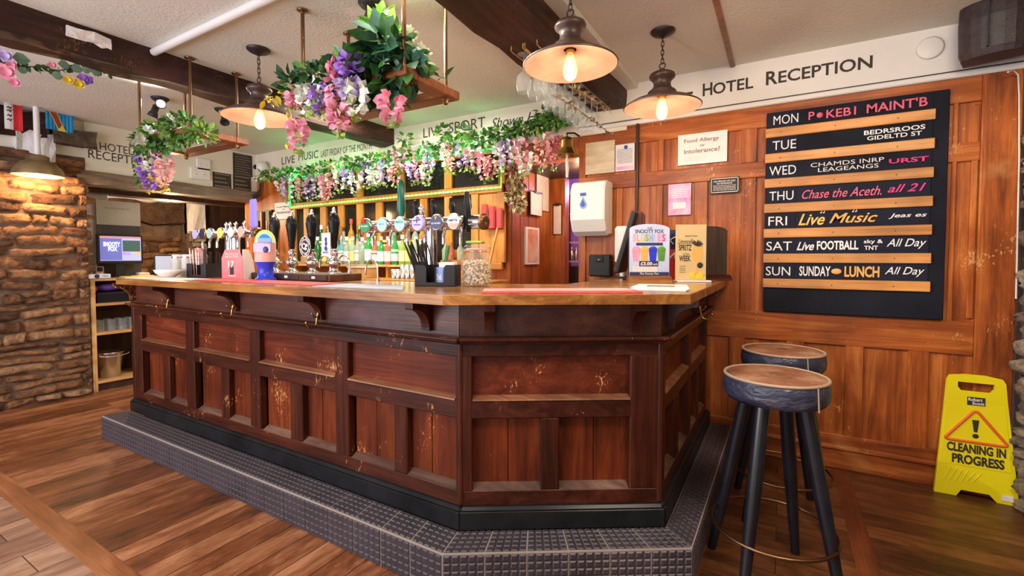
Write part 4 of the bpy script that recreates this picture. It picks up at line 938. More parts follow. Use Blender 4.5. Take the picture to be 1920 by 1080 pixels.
# bell
bp_ = on_y(1063, 292, 3.2)
t = thing('bell', 'brass last orders bell hanging at the right end of the garland', 'bell', tuple(bp_), 0)
MB().lathe([(.090, 0), (.088, .006), (.066, .028), (.055, .060), (.050, .105), (.046, .122), (.030, .134), (.008, .138), (.008, .150)], 28, 0, cap=False).build('body', 'brass', t)
MB().tube([(0, 0, .148), (0, 0, .165), (.02, .09, .185), (.02, .185, .185)], .007, 8).build('bracket', 'black_m', t)
MB().tube([(0, 0, .05), (0, 0, -.03)], .006, 6).ball((0, 0, -.03), .012).tube([(0, 0, -.03), (.004, 0, -.09), (0, .003, -.16)], [.012, .014, .009], 8).build('rope', 'paper_p', t, label='pale knotted bell rope')
# wall lamp on the stone wall with its white conduit
lp_ = on_x(72, 330, -5.42)
t = thing('wall_lamp', 'dome lamp glowing warm over the stone wall under a white pipe', 'lamp', tuple(lp_), 0)
MB().lathe([(.165, 0), (.165, .008), (.150, .060), (.115, .105), (.075, .125), (.072, .128), (.072, .160), (.055, .172), (0, .175)], 32, 0, cap=False).build('shade', noisy('old_brass', [(.3, (.20, .13, .06)), (.7, (.42, .30, .15))], 6, .4, metal=.7), t)
MB().lathe([(.160, .002), (.140, .060), (.10, .10), (0, .115)], 32, 0, cap=False).build('shade_lining', 'lamp_in', t)
MB().ball((0, 0, .045), .035, 14, 10).build('bulb', M['filament'], t)
MB().tube([(0, 0, .172), (0, 0, CEIL - lp_.z - .002)], .02, 10).build('conduit', 'white_paint', t, label='white pipe the lamp hangs from')
lamp('wall_lamp_light', 'POINT', (lp_.x, lp_.y, lp_.z - .03), 16, (1, .62, .28), .05)
# timber stubs, plaster lump and flags
struct(rough_bar(MB(), XL - .1, XL + .12, 1.55, 1.825, 2.295, 2.44, along='x', n=5, seed=31, j=.018).build('trim_11', M['stub']), 'sawn timber end sticking out above the stone wall')
struct(rough_bar(MB(), XL - .08, XL + .05, -.5, 1.5, 2.31, 2.53, seed=33, j=.02).build('trim_12', 'beam'), 'dark timber over the stone wall')
struct(rough_bar(MB(), XL - .05, XL + .06, 1.31, 1.55, 2.14, 2.35, seed=35, j=.025, n=6).build('trim_13', 'plaster_w'), 'white plaster lump above the stone wall')
fx = -5.50
m = MB().tube([on_x(-30, 178, fx), on_x(10, 187, fx), on_x(60, 200, fx), on_x(100, 205, fx), on_x(140, 211, fx)], .004, 6)
tag(m.build('flag_string', 'white_paint', loc=tuple(on_x(60, 200, fx))), 'white string of bunting along the top of the left wall', 'string')
def flag(px0, py0, px1, py1, label, bands, cat='flag'):
    a, b = on_x(px0, py1, fx), on_x(px1, py0, fx); w, h = b.y - a.y, b.z - a.z
    t = thing('flag', label, cat, tuple(a), 0, 'bunting flags', world=True); n = 8
    for nm, mt, f in bands:
        m = MB(); f(m, lambda u, v, l=0: Vector((fx + .012 * math.sin(u * 7) + l, a.y + w * u, a.z + h * v)), n); m.build(nm, mt, t)
    return t
def strip(u0, u1, v0=0, v1=1, l=0):
    def f(m, P, n):
        for s in range(n):
            ua, ub = u0 + (u1 - u0) * s / n, u0 + (u1 - u0) * (s + 1) / n
            vs = [P(ua, v0, l), P(ub, v0, l), P(ub, v1, l), P(ua, v1, l)]; vs += [p - Vector((.002, 0, 0)) for p in vs]
            m.add(vs, [(0, 1, 2, 3), (7, 6, 5, 4), (0, 4, 5, 1), (2, 6, 7, 3), (1, 5, 6, 2), (3, 7, 4, 0)], 0, True)
    return f
def script(m, P, n):
    for k, v in enumerate((.30, .44, .60, .70)): m.tube([P(.12, v, .003), P(.2, v + .04, .003), P(.3, v - .02, .003), P(.38, v + .05, .003)], .004, 5)
M['sky'] = pm('flag_blue', (.02, .28, .62), .7); M['flag_y'] = pm('flag_yellow', (.85, .72, .12), .7); M['flag_r'] = pm('flag_red', (.70, .03, .04), .7)
flag(9, 191, 41, 241, 'red and white flag with dark script hanging over the stone wall', [('white_band', 'paper', strip(0, .5)), ('red_band', 'flag_r', strip(.5, 1)), ('script', 'ink', script)])
def diag(c0, hw, l):
    def f(m, P, n):
        for s in range(10):
            q = [(c0 + .46 * (1 - k / 10) - .0, k / 10) for k in (s, s + 1)]
            m.add([P(q[0][0] - hw, q[0][1], l), P(q[0][0] + hw, q[0][1], l), P(q[1][0] + hw, q[1][1], l), P(q[1][0] - hw, q[1][1], l)], [(0, 1, 2, 3)])
    return f
def star(m, P, n):
    pts = [P(.8 + (.09 if k % 2 == 0 else .036) * math.sin(2 * PI * k / 10), .80 + (.11 if k % 2 == 0 else .044) * math.cos(2 * PI * k / 10), .004) for k in range(10)]
    m.add(pts + [P(.8, .8, .005)], [(k, (k + 1) % 10, 10) for k in range(10)])
flag(86, 206, 136, 241, 'blue flag with red diagonal band and yellow star by the sawn timber end', [('cloth', 'sky', strip(0, 1)), ('yellow_edges', 'flag_y', diag(.14, .16, .002)), ('red_band', M['pet_peach'] if 0 else pm('flag_brown', (.42, .07, .03), .7), diag(.14, .115, .0035)), ('star', 'flag_y', star)])
# notices and sockets on the header wall
def hcard(name, label, cat, px0, py0, px1, py1, mat, t=.004):
    a, b = on_x(px0, py1, XL), on_x(px1, py0, XL); z1 = min(b.z, CEIL - .02)
    t_ = thing(name, label, cat, (XL + .001, a.y, a.z), 0, world=True); MB().flat((XL + .001, a.y, a.z), UY, UZ, b.y - a.y, z1 - a.z, t).build('plate', mat, t_)
    return t_, (XL + .001 + t + .0005, a.y, a.z), b.y - a.y, z1 - a.z
M['notice_d'] = pm('dark_notice', (.045, .032, .026), .5); M['notice_ink'] = pm('notice_print', (.25, .2, .15), .6)
for i, (c, lb, n) in enumerate(((((437, 280, 472, 327)), 'tall dark notice high on the cream header wall', 9), ((399, 327, 433, 352), 'small dark notice low on the header wall, left of its twin', 4), ((437, 332, 470, 357), 'small dark notice under the tall one on the header wall', 4))):
    t, o, w, h = hcard('notice', lb, 'notice', *c, 'notice_d'); m = MB()
    for k in range(n): m.flat((o[0], o[1] + .1 * w, o[2] + h * (k + .5) / n), UY, UZ, w * (.8 - .1 * (k % 3)), h * .25 / n, .0005)
    m.build('small_print', 'notice_ink', t)
for c, lb in (((356, 318, 391, 334), 'white double socket low on the cream header wall'), ((368, 301, 391, 317), 'white junction box above the double socket on the header wall')):
    t, o, w, h = hcard('wall_socket', lb, 'socket', *c, 'white_pl', .03)
    m = MB()
    for y in (.28, .72): m.flat((o[0], o[1] + (y - .12) * w, o[2] + .3 * h), UY, UZ, .08 * w, .3 * h, .003)
    m.build('switch', 'white_paint', t)
cc = on_y(489, 314, W - .10)
t = thing('cctv_camera', 'white dome security camera at the left end of the lettered band', 'camera', tuple(cc), 0)
MB().lathe([(.0, -.055), (.045, -.045), (.070, -.015), (.078, .02), (.06, .05), (.04, .066), (.04, .085)], 24, 0, RX(R(-90)), cap=False).build('dome', 'white_pl', t)
MB().ball((-.028, -.045, 0), .028, 14, 10).build('lens', 'black', t)
m = MB()
for k in range(3): m.tube([on_y(488, 338 + k, W - .03 - .01 * k), on_y(488, 355, W - .04), on_y(478, 366 + 2 * k, W - .06), on_y(455, 370 + 3 * k, W - .12), on_y(418, 374, W - .2)], .010, 7)
tag(m.build('cable_bundle', 'black_m', loc=tuple(on_y(470, 368, W - .06))), 'bundle of black cables sagging under the grey lintel by the corner', 'cable')

# ================================================================== BACK BAR
bbm = thing('back_bar_mirror', 'orange pine framed mirror panelling with green light strip behind the bar', 'mirror', (-3.5, W - .05, 1.2), 0, world=True)
YM = W - .012; X0, X1 = on_y(548, 400, YM).x, on_y(946, 400, YM).x
MB().box(X0, X1, YM - .012, YM, 1.20, 2.22).build('mirror_glass', 'mirror', bbm, label='dark mirror glass')
for z0, z1 in ((1.835, 1.905), (2.165, 2.25), (1.18, 1.24)): MB().box(X0, X1, YM - .045, YM - .012, z0, z1, 0, .005).build('rail', 'orange_x', bbm)
def xb(px): return on_y(px, 400, YM - .04).x
for a, b in ((602, 611), (668, 680), (750, 758), (833, 847), (934, 946)): MB().box(xb(a), xb(b), YM - .042, YM - .012, 1.905, 2.165, 0, .004).build('stile', 'orange', bbm)
for a, b in ((548, 553), (569, 579), (600, 611), (633, 644), (668, 680), (704, 717), (751, 758), (787, 801), (833, 847), (883, 897), (932, 946)): MB().box(xb(a), xb(b), YM - .042, YM - .012, 1.24, 1.835, 0, .004).build('stile', 'orange', bbm)
MB().box(xb(897), xb(932), YM - .03, YM - .012, 1.24, 1.835, 0, .004).build('panel', 'orange', bbm)
m = MB(); zl = 1.868; nl = 60
m.tube([(xb(549), YM - .052, zl - .008), (xb(941), YM - .052, zl + .006)], .006, 6)
for i in range(nl): m.ball((xb(549) + (xb(941) - xb(549)) * i / nl, YM - .056, zl - .008 + .014 * i / nl), .011, 8, 5)
m.build('light_strip', M['led'], bbm, label='glowing green light strip')
m = MB()
for i in range(14): m.ball((xb(547), YM - .06, 1.87 + .37 * i / 14), .014, 8, 5)
m.build('light_strip', M['led_g'], bbm, label='vertical green light strip')
m = MB().tube([(xb(549), YM - .052, 2.19), (xb(944), YM - .052, 2.205)], .007, 6); m.build('light_strip', M['led_g'], bbm, label='green light strip hidden in the garland')
m = MB().tube([(xb(941), YM - .052, 1.87), (xb(941), YM - .052, 2.2)], .004, 6); m.build('light_strip', M['led'], bbm)
for px in (560, 640, 720, 800, 880): 
    p = on_y(px, 300, W - .16); lamp('strip_glow', 'POINT', (p.x, p.y - .03, 2.20), 2.0, (.08, 1, .25), .05)
bc = thing('back_counter', 'orange pine back bar counter with raised bottle shelf', 'back bar', (-3.6, 3.15, 0), 0, world=True)
MB().box(-4.9, -2.02, 2.98, W - .03, 0, 1.06).build('cabinet', 'orange', bc); MB().box(-4.92, -2.0, 2.92, W - .03, 1.06, 1.095, 0, .004).build('top', 'orange_x', bc)
MB().box(-4.6, -2.68, 3.15, W - .06, 1.195, 1.215, 0, .003).build('shelf', 'pine', bc); MB().box(-4.6, -2.75, 3.265, W - .065, 1.215, 1.30, 0, .003).build('step', 'pine', bc)
for x in (-4.58, -3.9, -3.2, -2.70): MB().box(x - .012, x + .012, 3.17, W - .06, 1.095, 1.195).build('support', 'orange', bc)
# bottles: five shapes, two ranks
def bottle(label, loc, h, r, body, cap, lab, sh=0, group='spirit bottles on the back bar'):
    t = thing('bottle', label, 'bottle', loc, 0, group)
    pr = {0: [(r * .9, 0), (r, .01), (r, h * .55), (r * .85, h * .63), (r * .36, h * .74), (r * .33, h * .93), (r * .38, h * .935), (r * .38, h * .95)],
          1: [(r * .9, 0), (r, .01), (r, h * .62), (r * .4, h * .72), (r * .38, h * .92), (r * .38, h * .95)],
          2: [(r * .8, 0), (r * .9, .01), (r * 1.05, h * .4), (r * .8, h * .60), (r * .4, h * .72), (r * .36, h * .95)]}[sh]
    MB().lathe(pr, 14).build('glass', body, t)
    MB().lathe([(r * .46, h * .87), (r * .46, h), (r * .3, h * 1.005), (0, h * 1.005)], 12, 0, cap=False).build('cap', cap, t)
    if lab: MB().lathe([(r * 1.03, h * .12), (r * 1.03, h * .48)], 14, 0, cap=False).build('label_band', lab, t)
    return t
BG = {'clear': pm('bottle_clear', (.42, .54, .40), .05, alpha=.55), 'green': pm('bottle_green', (.03, .36, .07), .08, alpha=.85), 'dkgreen': pm('bottle_dark_green', (.015, .13, .03), .1), 'amber': pm('bottle_amber', (.50, .22, .03), .1, alpha=.9),
      'teal': pm('bottle_teal', (.14, .50, .50), .06, alpha=.6), 'lime': pm('bottle_lime', (.34, .46, .08), .08, alpha=.85), 'rose': pm('bottle_rose', (.52, .14, .10), .08, alpha=.85), 'brown': pm('bottle_brown', (.10, .035, .012), .12)}
CAPN = {'red': M['red'], 'white': M['paper'], 'gold': M['brass'], 'black': M['black_m'], 'green': M['leaf1'], 'peach': M['pet_peach'], 'silver': M['steel']}
LABN = {'cream': M['paper_p'], 'white': M['paper'], 'none': None, 'yellow': pm('label_yellow', (.78, .66, .22), .6), 'pale green': pm('label_green', (.60, .72, .42), .6)}
front = [(583, 'lime', 'white', 'cream', .25), (596, 'dkgreen', 'white', 'none', .27), (609, 'lime', 'gold', 'yellow', .25), (622, 'clear', 'black', 'white', .26), (632, 'teal', 'silver', 'none', .27), (641, 'teal', 'silver', 'white', .27), (651, 'clear', 'white', 'cream', .26), (662, 'clear', 'peach', 'yellow', .26), (671, 'clear', 'green', 'cream', .28), (680, 'clear', 'white', 'none', .25),
         (691, 'green', 'white', 'white', .29), (704, 'rose', 'gold', 'cream', .26), (715, 'green', 'peach', 'white', .25), (728, 'rose', 'peach', 'cream', .25), (741, 'green', 'green', 'white', .28), (755, 'lime', 'white', 'pale green', .26), (767, 'lime', 'gold', 'yellow', .26), (780, 'clear', 'white', 'cream', .24), (794, 'brown', 'red', 'cream', .25), (806, 'clear', 'silver', 'white', .25)]
for i, (px, bd, cp, lb, h) in enumerate(front):
    p = on_y(px, 497, 3.20)
    bottle('%s bottle with %s cap, %s from left in the front rank' % ({'dkgreen': 'dark green', 'clear': 'clear', 'rose': 'rosy'}.get(bd, bd), cp, ORD[i]), (p.x, 3.20, 1.2155), h * 1.06, .036, BG[bd], CAPN[cp], LABN[lb], i % 3)
back = [(590, 'clear', 'white', 'cream', .26), (603, 'dkgreen', 'white', 'yellow', .28), (616, 'lime', 'gold', 'none', .29), (628, 'amber', 'red', 'white', .28), (645, 'clear', 'black', 'cream', .25), (659, 'amber', 'red', 'yellow', .32), (674, 'brown', 'gold', 'cream', .26), (686, 'rose', 'red', 'white', .27), (700, 'green', 'red', 'white', .25), (712, 'amber', 'black', 'cream', .25), (724, 'brown', 'black', 'yellow', .27), (738, 'clear', 'peach', 'cream', .26), (751, 'brown', 'white', 'cream', .25), (765, 'amber', 'gold', 'white', .27), (779, 'clear', 'white', 'yellow', .26), (793, 'amber', 'black', 'cream', .27)]
for i, (px, bd, cp, lb, h) in enumerate(back):
    p = on_y(px, 440, 3.305)
    bottle('%s bottle with %s cap, %s from left in the rear rank' % ({'dkgreen': 'dark green', 'clear': 'clear', 'rose': 'rosy'}.get(bd, bd), cp, ORD[i]), (p.x, 3.303, 1.3005), h * 1.18, .034, BG[bd], CAPN[cp], LABN[lb], (i + 1) % 3)
# shot measures, pale box, wooden steps and packet on the back counter
s0 = None
for i, px in enumerate((738, 746, 755, 764, 774)):
    p = on_y(px, 515, 3.02); h = .085 if i < 2 else .125
    t = tag(MB().lathe([(.022, 0), (.024, h), (.021, h), (.019, .006), (0, .006)], 16, 0, TR((p.x, 3.02, 1.0955)), cap=False).build('measure_cup', 'steel', loc=(p.x, 3.02, 1.0955)), 'steel measure cup, %s from the left on the back counter' % ORD[i], 'cup', 'measure cups on the back counter')
p = on_y(679, 510, 3.0)
t = thing('box', 'pale wooden box on the back counter below the bottles', 'box', (p.x, 3.0, 1.0955), 0, world=True)
MB().box(p.x - .14, p.x + .10, 2.95, 3.10, 1.0955, 1.19, 0, .004).build('body', 'pine', t); MB().box(p.x - .145, p.x + .105, 2.945, 3.105, 1.19, 1.198, 0, .002).build('lid', 'paper_p', t)
p = on_y(852, 470, 3.2)
t = thing('wooden_steps', 'little wooden step display at the right end of the back counter', 'stand', (p.x, 3.2, 1.0955), 0, world=True)
for k in range(3): MB().box(p.x - .14, p.x + .16, 3.10 + .08 * k, 3.18 + .08 * k, 1.0955, 1.17 + .09 * k, 0, .003).build('step', 'orange_x', t)
for k, px in enumerate((838, 848, 866)):
    q = on_y(px, 462, 3.22); tag(MB().lathe([(.03, 0), (.032, .09), (.012, .12), (.012, .15)], 12, 0, TR((q.x, 3.20 + .0, 1.261)), cap=True).build('bottle', BG['rose'] if k == 1 else BG['clear'], loc=(q.x, 3.2, 1.261)), '%s small bottle on the wooden step display' % ('rosy' if k == 1 else ('left clear' if k == 0 else 'right clear')), 'bottle')
p = on_y(924, 412, 3.33)
t = thing('snack_packets', 'red snack packets clipped to the orange frame at its right end', 'packet', (p.x, W - .075, 1.5), 0, world=True)
for k in range(3): MB().box(p.x - .11 + .07 * k, p.x - .045 + .07 * k, W - .10 + .006 * k, W - .07 + .006 * k, 1.52, 1.74 - .02 * k, 0, .012).build('packet', pm('packet_red', (.48, .05, .05), .35), t)
tag(MB().tube([Vector((on_y(911, 480, 3.04).x, 3.04, 1.108)), on_y(933, 427, 3.28)], .011, 4).build('wooden_paddle', 'orange', loc=(on_y(911, 480, 3.04).x, 3.04, 1.0965)), 'pale wooden stick leaning beside the peanut jar on the back counter', 'stick')
ps_ = on_y(533, 395, W - .03)
t, o, w, h = card('notice', 'smaller food allergy notice on the brown wall behind the hand pumps', 'notice', 516, 378, 549, 412, W - .02)
put(t, 'lettering', 'ink', o, w, h, [('Food Allergy', .12, .66, .88, .80), ('or', .45, .55, .58, .62), ('Intolerance?', .12, .34, .88, .50)], .01)
m = MB().box(-5.62, -5.05, W - .05, W - .02, 1.0, 2.0)
t = thing('spirit_shelf', 'dark shelf of upright slats in the corner left of the mirror', 'shelf', (-5.4, W - .06, 1.06), 0, world=True)
MB().box(-5.6, -4.98, W - .14, W - .01, 0, 1.06).build('base', 'pan_v', t); MB().box(-5.6, -5.3, W - .03, W - .015, 1.06, 1.86).build('backing', 'dark_wood', t)
for k in range(6): MB().box(-5.59 + .055 * k, -5.56 + .055 * k, W - .06 - .01 * (k % 2), W - .03, 1.06, 1.62 + .22 * ((k * 7) % 3) / 2, 0, .002).build('slat', 'dark_wood' if k % 2 else 'pan_v', t)

# passage: framed picture, clipboards, dried hops
def on_p(px, py): return on_x(px, py, -1.992)
def pcard(name, label, cat, px0, py0, px1, py1, mat, t=.01, X=-1.992):
    a, b = on_x(px0, py1, X), on_x(px1, py0, X)
    t_ = thing(name, label, cat, (X, a.y, a.z), 0, world=True); MB().flat((X, a.y, a.z), UY, UZ, b.y - a.y, b.z - a.z, t).build('board' if cat == 'clipboard' else 'frame', mat, t_)
    return t_, (X + t, a.y, a.z), b.y - a.y, b.z - a.z
t, o, w, h = pcard('picture_frame', 'silver framed picture low on the passage wall behind the bar', 'picture', 983, 428, 1008, 496, 'white_pl', .018)
MB().flat((o[0], o[1] + .12 * w, o[2] + .05 * h), UY, UZ, .76 * w, .9 * h, .001).build('print', noisy('faded_print', [(.35, (.62, .22, .12)), (.65, (.80, .55, .42))], 6, .3), t)
for px0, py0, px1, py1, X, lb in ((1004, 326, 1029, 393, -1.992, 'clipboard with a long pink sheet on the passage wall'), (993, 362, 1016, 402, -1.965, 'clipboard with a pale order pad on the passage wall, beside the dried bunch')):
    t, o, w, h = pcard('clipboard', lb, 'clipboard', px0, py0, px1, py1, 'dark_wood', .006, X)
    MB().flat((o[0], o[1] + .05 * w, o[2] + .01 * h), UY, UZ, .9 * w, .92 * h, .002).build('sheet', 'paper_p', t); MB().flat((o[0], o[1] + .3 * w, o[2] + .9 * h), UY, UZ, .4 * w, .08 * h, .014).build('clip', 'iron', t)
a, b = on_y(1037, 440, 4.195), on_y(1054, 382, 4.195)
t = thing('clipboard', 'clipboard with a white sheet on the door jamb in the passage', 'clipboard', (a.x, 4.19, a.z), 0, world=True)
MB().flat((a.x, 4.198, a.z), UX, UZ, b.x - a.x, b.z - a.z, .008).build('board', 'dark_wood', t); MB().flat((a.x + .008, 4.19, a.z + .005), UX, UZ, b.x - a.x - .016, b.z - a.z - .02, .002).build('sheet', 'paper_p', t); MB().box((a.x + b.x) / 2 - .02, (a.x + b.x) / 2 + .02, 4.175, 4.19, b.z - .02, b.z + .01).build('clip', 'iron', t)
rd = random.Random(17)
HP = lambda px, py, Y=W - .02: on_y(px, py, Y)
hc = HP(962, 350)
t = thing('hop_bunch', 'bunch of dried hops hung on a red zigzag board beside the mirror', 'dried hops', (hc.x, W - .02, hc.z), 0, world=True)
pts = [HP(a, b) for a, b in ((950, 300), (968, 312), (985, 318), (980, 345), (984, 370), (976, 402), (958, 392), (945, 372), (953, 360), (944, 345), (951, 330), (944, 315))]
MB().prism([(p.x, p.z) for p in pts], 0, .02, 0, XZ_((0, W - .001, 0))).build('board', pm('oxblood_board', (.30, .045, .025), .35), t)
m = MB(); M['hop'] = noisy('dried_hop', [(.3, (.42, .33, .14)), (.7, (.72, .64, .36))], 20, .7)
for a, b in ((962, 325), (970, 345), (964, 365), (972, 382)): q = HP(a, b, W - .07); bush(m, q, (.055, .035, .06), 60, .05, rd, [0, 0, 1], -.4, .7)
m.build('hops', ['hop', 'leaf_dry'], t)
"""passage back shelf"""
t = thing('glass_shelf', 'little shelf with a tap and glassware seen through the passage', 'shelf', (-1.72, 4.6, 1.2), 0, world=True)
p = on_y(1075, 455, 4.6)
for z in (p.z, p.z + .30, p.z - .2): MB().box(p.x - .16, p.x + .14, 4.55, 4.65, z - .008, z + .008).build('board', 'paper_p', t)
MB().tube([(p.x - .02, 4.56, 0), (p.x - .02, 4.56, p.z + .5)], .012, 6).build('post', 'dark_wood', t)
for k in range(3): MB().lathe([(.02, 0), (.025, .10), (.008, .12), (.008, .15)], 10, 0, TR((p.x - .06 + .05 * k, 4.58, p.z - .19))).build('glass', 'steel', t)
MB().box(p.x - .16, p.x + .14, 4.5, 4.7, 0, p.z - .25).build('base', 'dark_wood', t)

# ================================================================== ON THE BAR TOP
ZT = ZC + .0006
XZ = lambda p: TR(p) @ Matrix(((1, 0, 0, 0), (0, 0, -1, 0), (0, 1, 0, 0), (0, 0, 0, 1)))     # prism drawn in x,z, extruded towards -y
def tap_font(label, x0, x1, y, z, r, badges, posts, br, seed):
    t = thing('beer_font', label, 'beer font', ((x0 + x1) / 2, y, ZC), 0, world=True); c = ((x0 + x1) / 2, y)
    MB().lathe([(r, 0), (r, x1 - x0)], 24, 0, TR((x0, y, z)) @ RY(R(90))).build('barrel', 'chrome', t)
    for xx, s in ((x0, -1), (x1, 1)): MB().lathe([(r * 1.12, 0), (r * 1.12, .02), (r * .8, .028), (r * .3, .022), (0, .02)], 24, 0, TR((xx, y, z)) @ RY(R(90 * s)), cap=False).build('end_cap', 'bronze' if s > 0 else 'chrome', t)
    for px in posts: MB().lathe([(.06, 0), (.06, .012), (.034, .02), (.030, .05), (.030, z - ZT - .02)], 20, 0, TR((px, y, ZT))).build('post', 'chrome', t)
    for i, (bx, bcol, ring, txts, hnd) in enumerate(badges):
        MB().lathe([(.018, 0), (.018, .05)], 12, 0, TR((bx, y - r + .005, z)) @ RX(R(90))).build('badge_stem', 'chrome', t)
        b = MB().lathe([(br, 0), (br * 1.03, .006), (br, .016), (br * .93, .018)], 28, 0, TR((bx, y - r - .04, z)) @ RX(R(90))).build('badge', ring, t)
        yb = y - r - .0585
        MB().lathe([(br * .90, 0), (br * .90, .0015)], 28, 0, TR((bx, yb, z)) @ RX(R(90))).build('badge_face', bcol, b)
        for k, (s, zz, w, h, mt) in enumerate(txts):
            MB().text(s, (bx - w * br, yb - .0016, z + zz * br), UX, UZ, 2 * w * br, h * br, bold=.02, gap=.0012).build('lettering', mt, b)
        if hnd: MB().lathe([(.008, 0), (.009, .02), (.016, .05), (.013, hnd), (.006, hnd + .004)], 12, 0, TR((bx + .02, y + .01, z + r - .005))).build('tap_handle', 'black', t)
        MB().tube([(bx, y - .02, z - r + .01), (bx, y - .035, z - r - .03), (bx, y - .035, z - r - .075)], .009, 8).build('spout', 'chrome', t)
    return t
bx = lambda px, Y=1.90: on_y(px, 420, Y).x
g_ = M['leaf1']; M['badge_green'] = pm('badge_green', (.02, .34, .13), .3); M['badge_mint'] = pm('badge_mint', (.42, .68, .66), .3); M['badge_lilac'] = pm('badge_lilac', (.55, .48, .80), .3)
M['badge_navy'] = pm('badge_navy', (.02, .03, .12), .3); M['badge_white'] = pm('badge_white', (.78, .78, .85), .3)
t = tap_font('long chrome beer font with six round badges in front of the bottles', bx(684), bx(893), 1.95, 1.462, .036,
         [(bx(695), 'badge_green', 'steel', [('Heineken', -.2, .72, .30, 'chalk')], 0), (bx(727), 'badge_mint', 'steel', [('Birra', 0, .5, .22, 'blue_lt')], 0), (bx(760), 'badge_mint', 'steel', [('INCH', .1, .6, .32, 'badge_green')], .10),
          (bx(793), 'badge_lilac', 'badge_lilac', [('STRONG', -.32, .55, .18, 'badge_navy')], .10), (bx(828), 'badge_navy', 'steel', [('GUINNESS', -.25, .72, .22, 'chalk')], .10), (bx(860), 'badge_white', 'steel', [('AMSTEL', .0, .72, .28, 'ink'), ('BIER', -.45, .32, .2, 'paper')], .10)], [bx(797)], .041, 1)
st = MB(); sx = bx(694)
st.add([(sx + (.026 if k % 2 == 0 else .011) * math.sin(2 * PI * k / 10), 1.845, 1.49 + (.026 if k % 2 == 0 else .011) * math.cos(2 * PI * k / 10)) for k in range(10)] + [(sx, 1.836, 1.49)], [(k, (k + 1) % 10, 10) for k in range(10)])
st.add([(sx + (.026 if k % 2 == 0 else .011) * math.sin(2 * PI * k / 10), 1.852, 1.49 + (.026 if k % 2 == 0 else .011) * math.cos(2 * PI * k / 10)) for k in range(10)], [tuple(range(10))]); st.build('star', 'red', t, label='red star on the first badge')
ab = bx(860); MB().prism([(ab + .036 * math.cos(a), 1.462 + .036 * math.sin(a)) for a in [PI + .28 + (PI - .56) * i / 14 for i in range(15)]], 0, .002, 0, XZ((0, 1.8545, 0))).build('badge_lower_half', 'pet_peach', t)
sh = bx(793); m = MB().tube([(sh - .025, 1.853, 1.475), (sh + .022, 1.853, 1.478), (sh + .005, 1.853, 1.492)], .0025, 5).tube([(sh - .002, 1.853, 1.462), (sh, 1.853, 1.495)], .0025, 5); m.build('arrow_emblem', 'badge_navy', t)
hx = bx(828); m = MB(); [m.tube([(hx - .012 + .006 * k, 1.853, 1.496), (hx, 1.853, 1.474)], .0018, 4) for k in range(5)]; m.build('harp_emblem', 'brass', t)
MB().lathe([(.010, 0), (.014, .02), (.024, .05), (.020, .19), (.012, .215), (.008, .22)], 14, 0, TR((bx(748, 1.95), 1.97, 1.50))).build('tall_handle', pm('tap_green', (.01, .16, .11), .25), t, label='tall dark green tap handle')
MB().lathe([(.016, 0), (.022, .05), (.020, .12), (.012, .20), (.010, .205)], 14, 0, TR((bx(880, 1.95), 1.93, 1.41))).build('tall_handle', 'black', t, label='tall black tap handle at the right end')
m = MB(); [m.ball((bx(790, 1.95) + dx, 1.95, 1.505 + dz), rr, 10, 8) for dx, dz, rr in ((0, 0, .022), (0, .028, .014), (-.012, .045, .008), (.012, .045, .008), (0, .058, .008))]; m.build('finial', 'chrome', t)
t = tap_font('farther chrome beer font with seven small badges near the stone hearth', bx(368, 1.95), bx(482, 1.95), 1.95, 1.462, .030,
         [(bx(375), 'badge_lilac', 'steel', [], 0), (bx(388), 'badge_navy', 'brass', [], 0), (bx(402), 'badge_mint', 'steel', [], 0), (bx(422), 'flag_y', 'steel', [], 0), (bx(442), 'badge_white', 'steel', [], 0), (bx(461), 'pet_peach', 'steel', [], 0)], [bx(430, 1.95), bx(441, 1.95)], .041, 2)
m = MB(); [m.lathe([(.012, 0), (.008, .03), (.016, .045), (0, .062)], 10, 0, TR((bx(px, 1.95), 1.95, 1.488)), cap=False) for px in (424, 431, 442, 458)]; m.build('finial', 'chrome', t)
MB().box(bx(470, 1.95), bx(481, 1.95), 1.94, 1.96, 1.50, 1.70, 0, .012).build('lit_handle', pm('lit_blue', (.16, .14, .75), .3, emit=(.25, .2, 1), es=.5), t, label='glowing blue-violet tap handle')
# hand pumps on their wooden base
hp_ = thing('pump_plinth', 'dark wooden block the four black hand pumps stand on', 'pump base', (-2.66, 1.9, ZT), 0, world=True)
MB().box(-3.06, -2.26, 1.79, 2.03, ZT, ZT + .045, 0, .004).build('block', 'pump_wood', hp_)
for k in range(3):
    q = MB().box(-3.04 + .26 * k, -2.80 + .26 * k, 1.782, 1.792, ZT + .004, ZT + .042, 0, .003).build('front_plate', 'dark_wood', hp_)
    MB().box(-2.93 + .26 * k, -2.90 + .26 * k, 1.780, 1.783, ZT + .016, ZT + .030).build('number_plate', 'paper', q)
def make_pump(loc, label):
    t = thing('hand_pump', label, 'beer pump', loc, 0, 'black handled beer pumps')
    MB().lathe([(.040, 0), (.040, .006), (.022, .016), (.018, .03), (.034, .045), (.042, .062), (.034, .082), (.018, .094), (.016, .105), (.024, .115), (.024, .13), (.016, .14), (.015, .15)], 20).build('barrel', 'chrome', t)
    MB().lathe([(.015, .15), (.020, .17), (.020, .19), (.030, .27), (.036, .31), (.032, .34), (.022, .362), (.012, .370)], 20, 0, TR((0, 0, 0))).build('handle', 'black', t)
    MB().lathe([(.013, .366), (.016, .375), (.010, .385), (.012, .392), (.006, .402), (0, .404)], 14, 0, cap=False).build('handle_tip', 'chrome', t)
    return t
PX = (516, 548, 585.5, 627); lbs = ('hand pump behind the blue flared tap stand', 'hand pump without a badge, second from the left', 'hand pump wearing the round black and white badge', 'rightmost hand pump wearing the white oblong card')
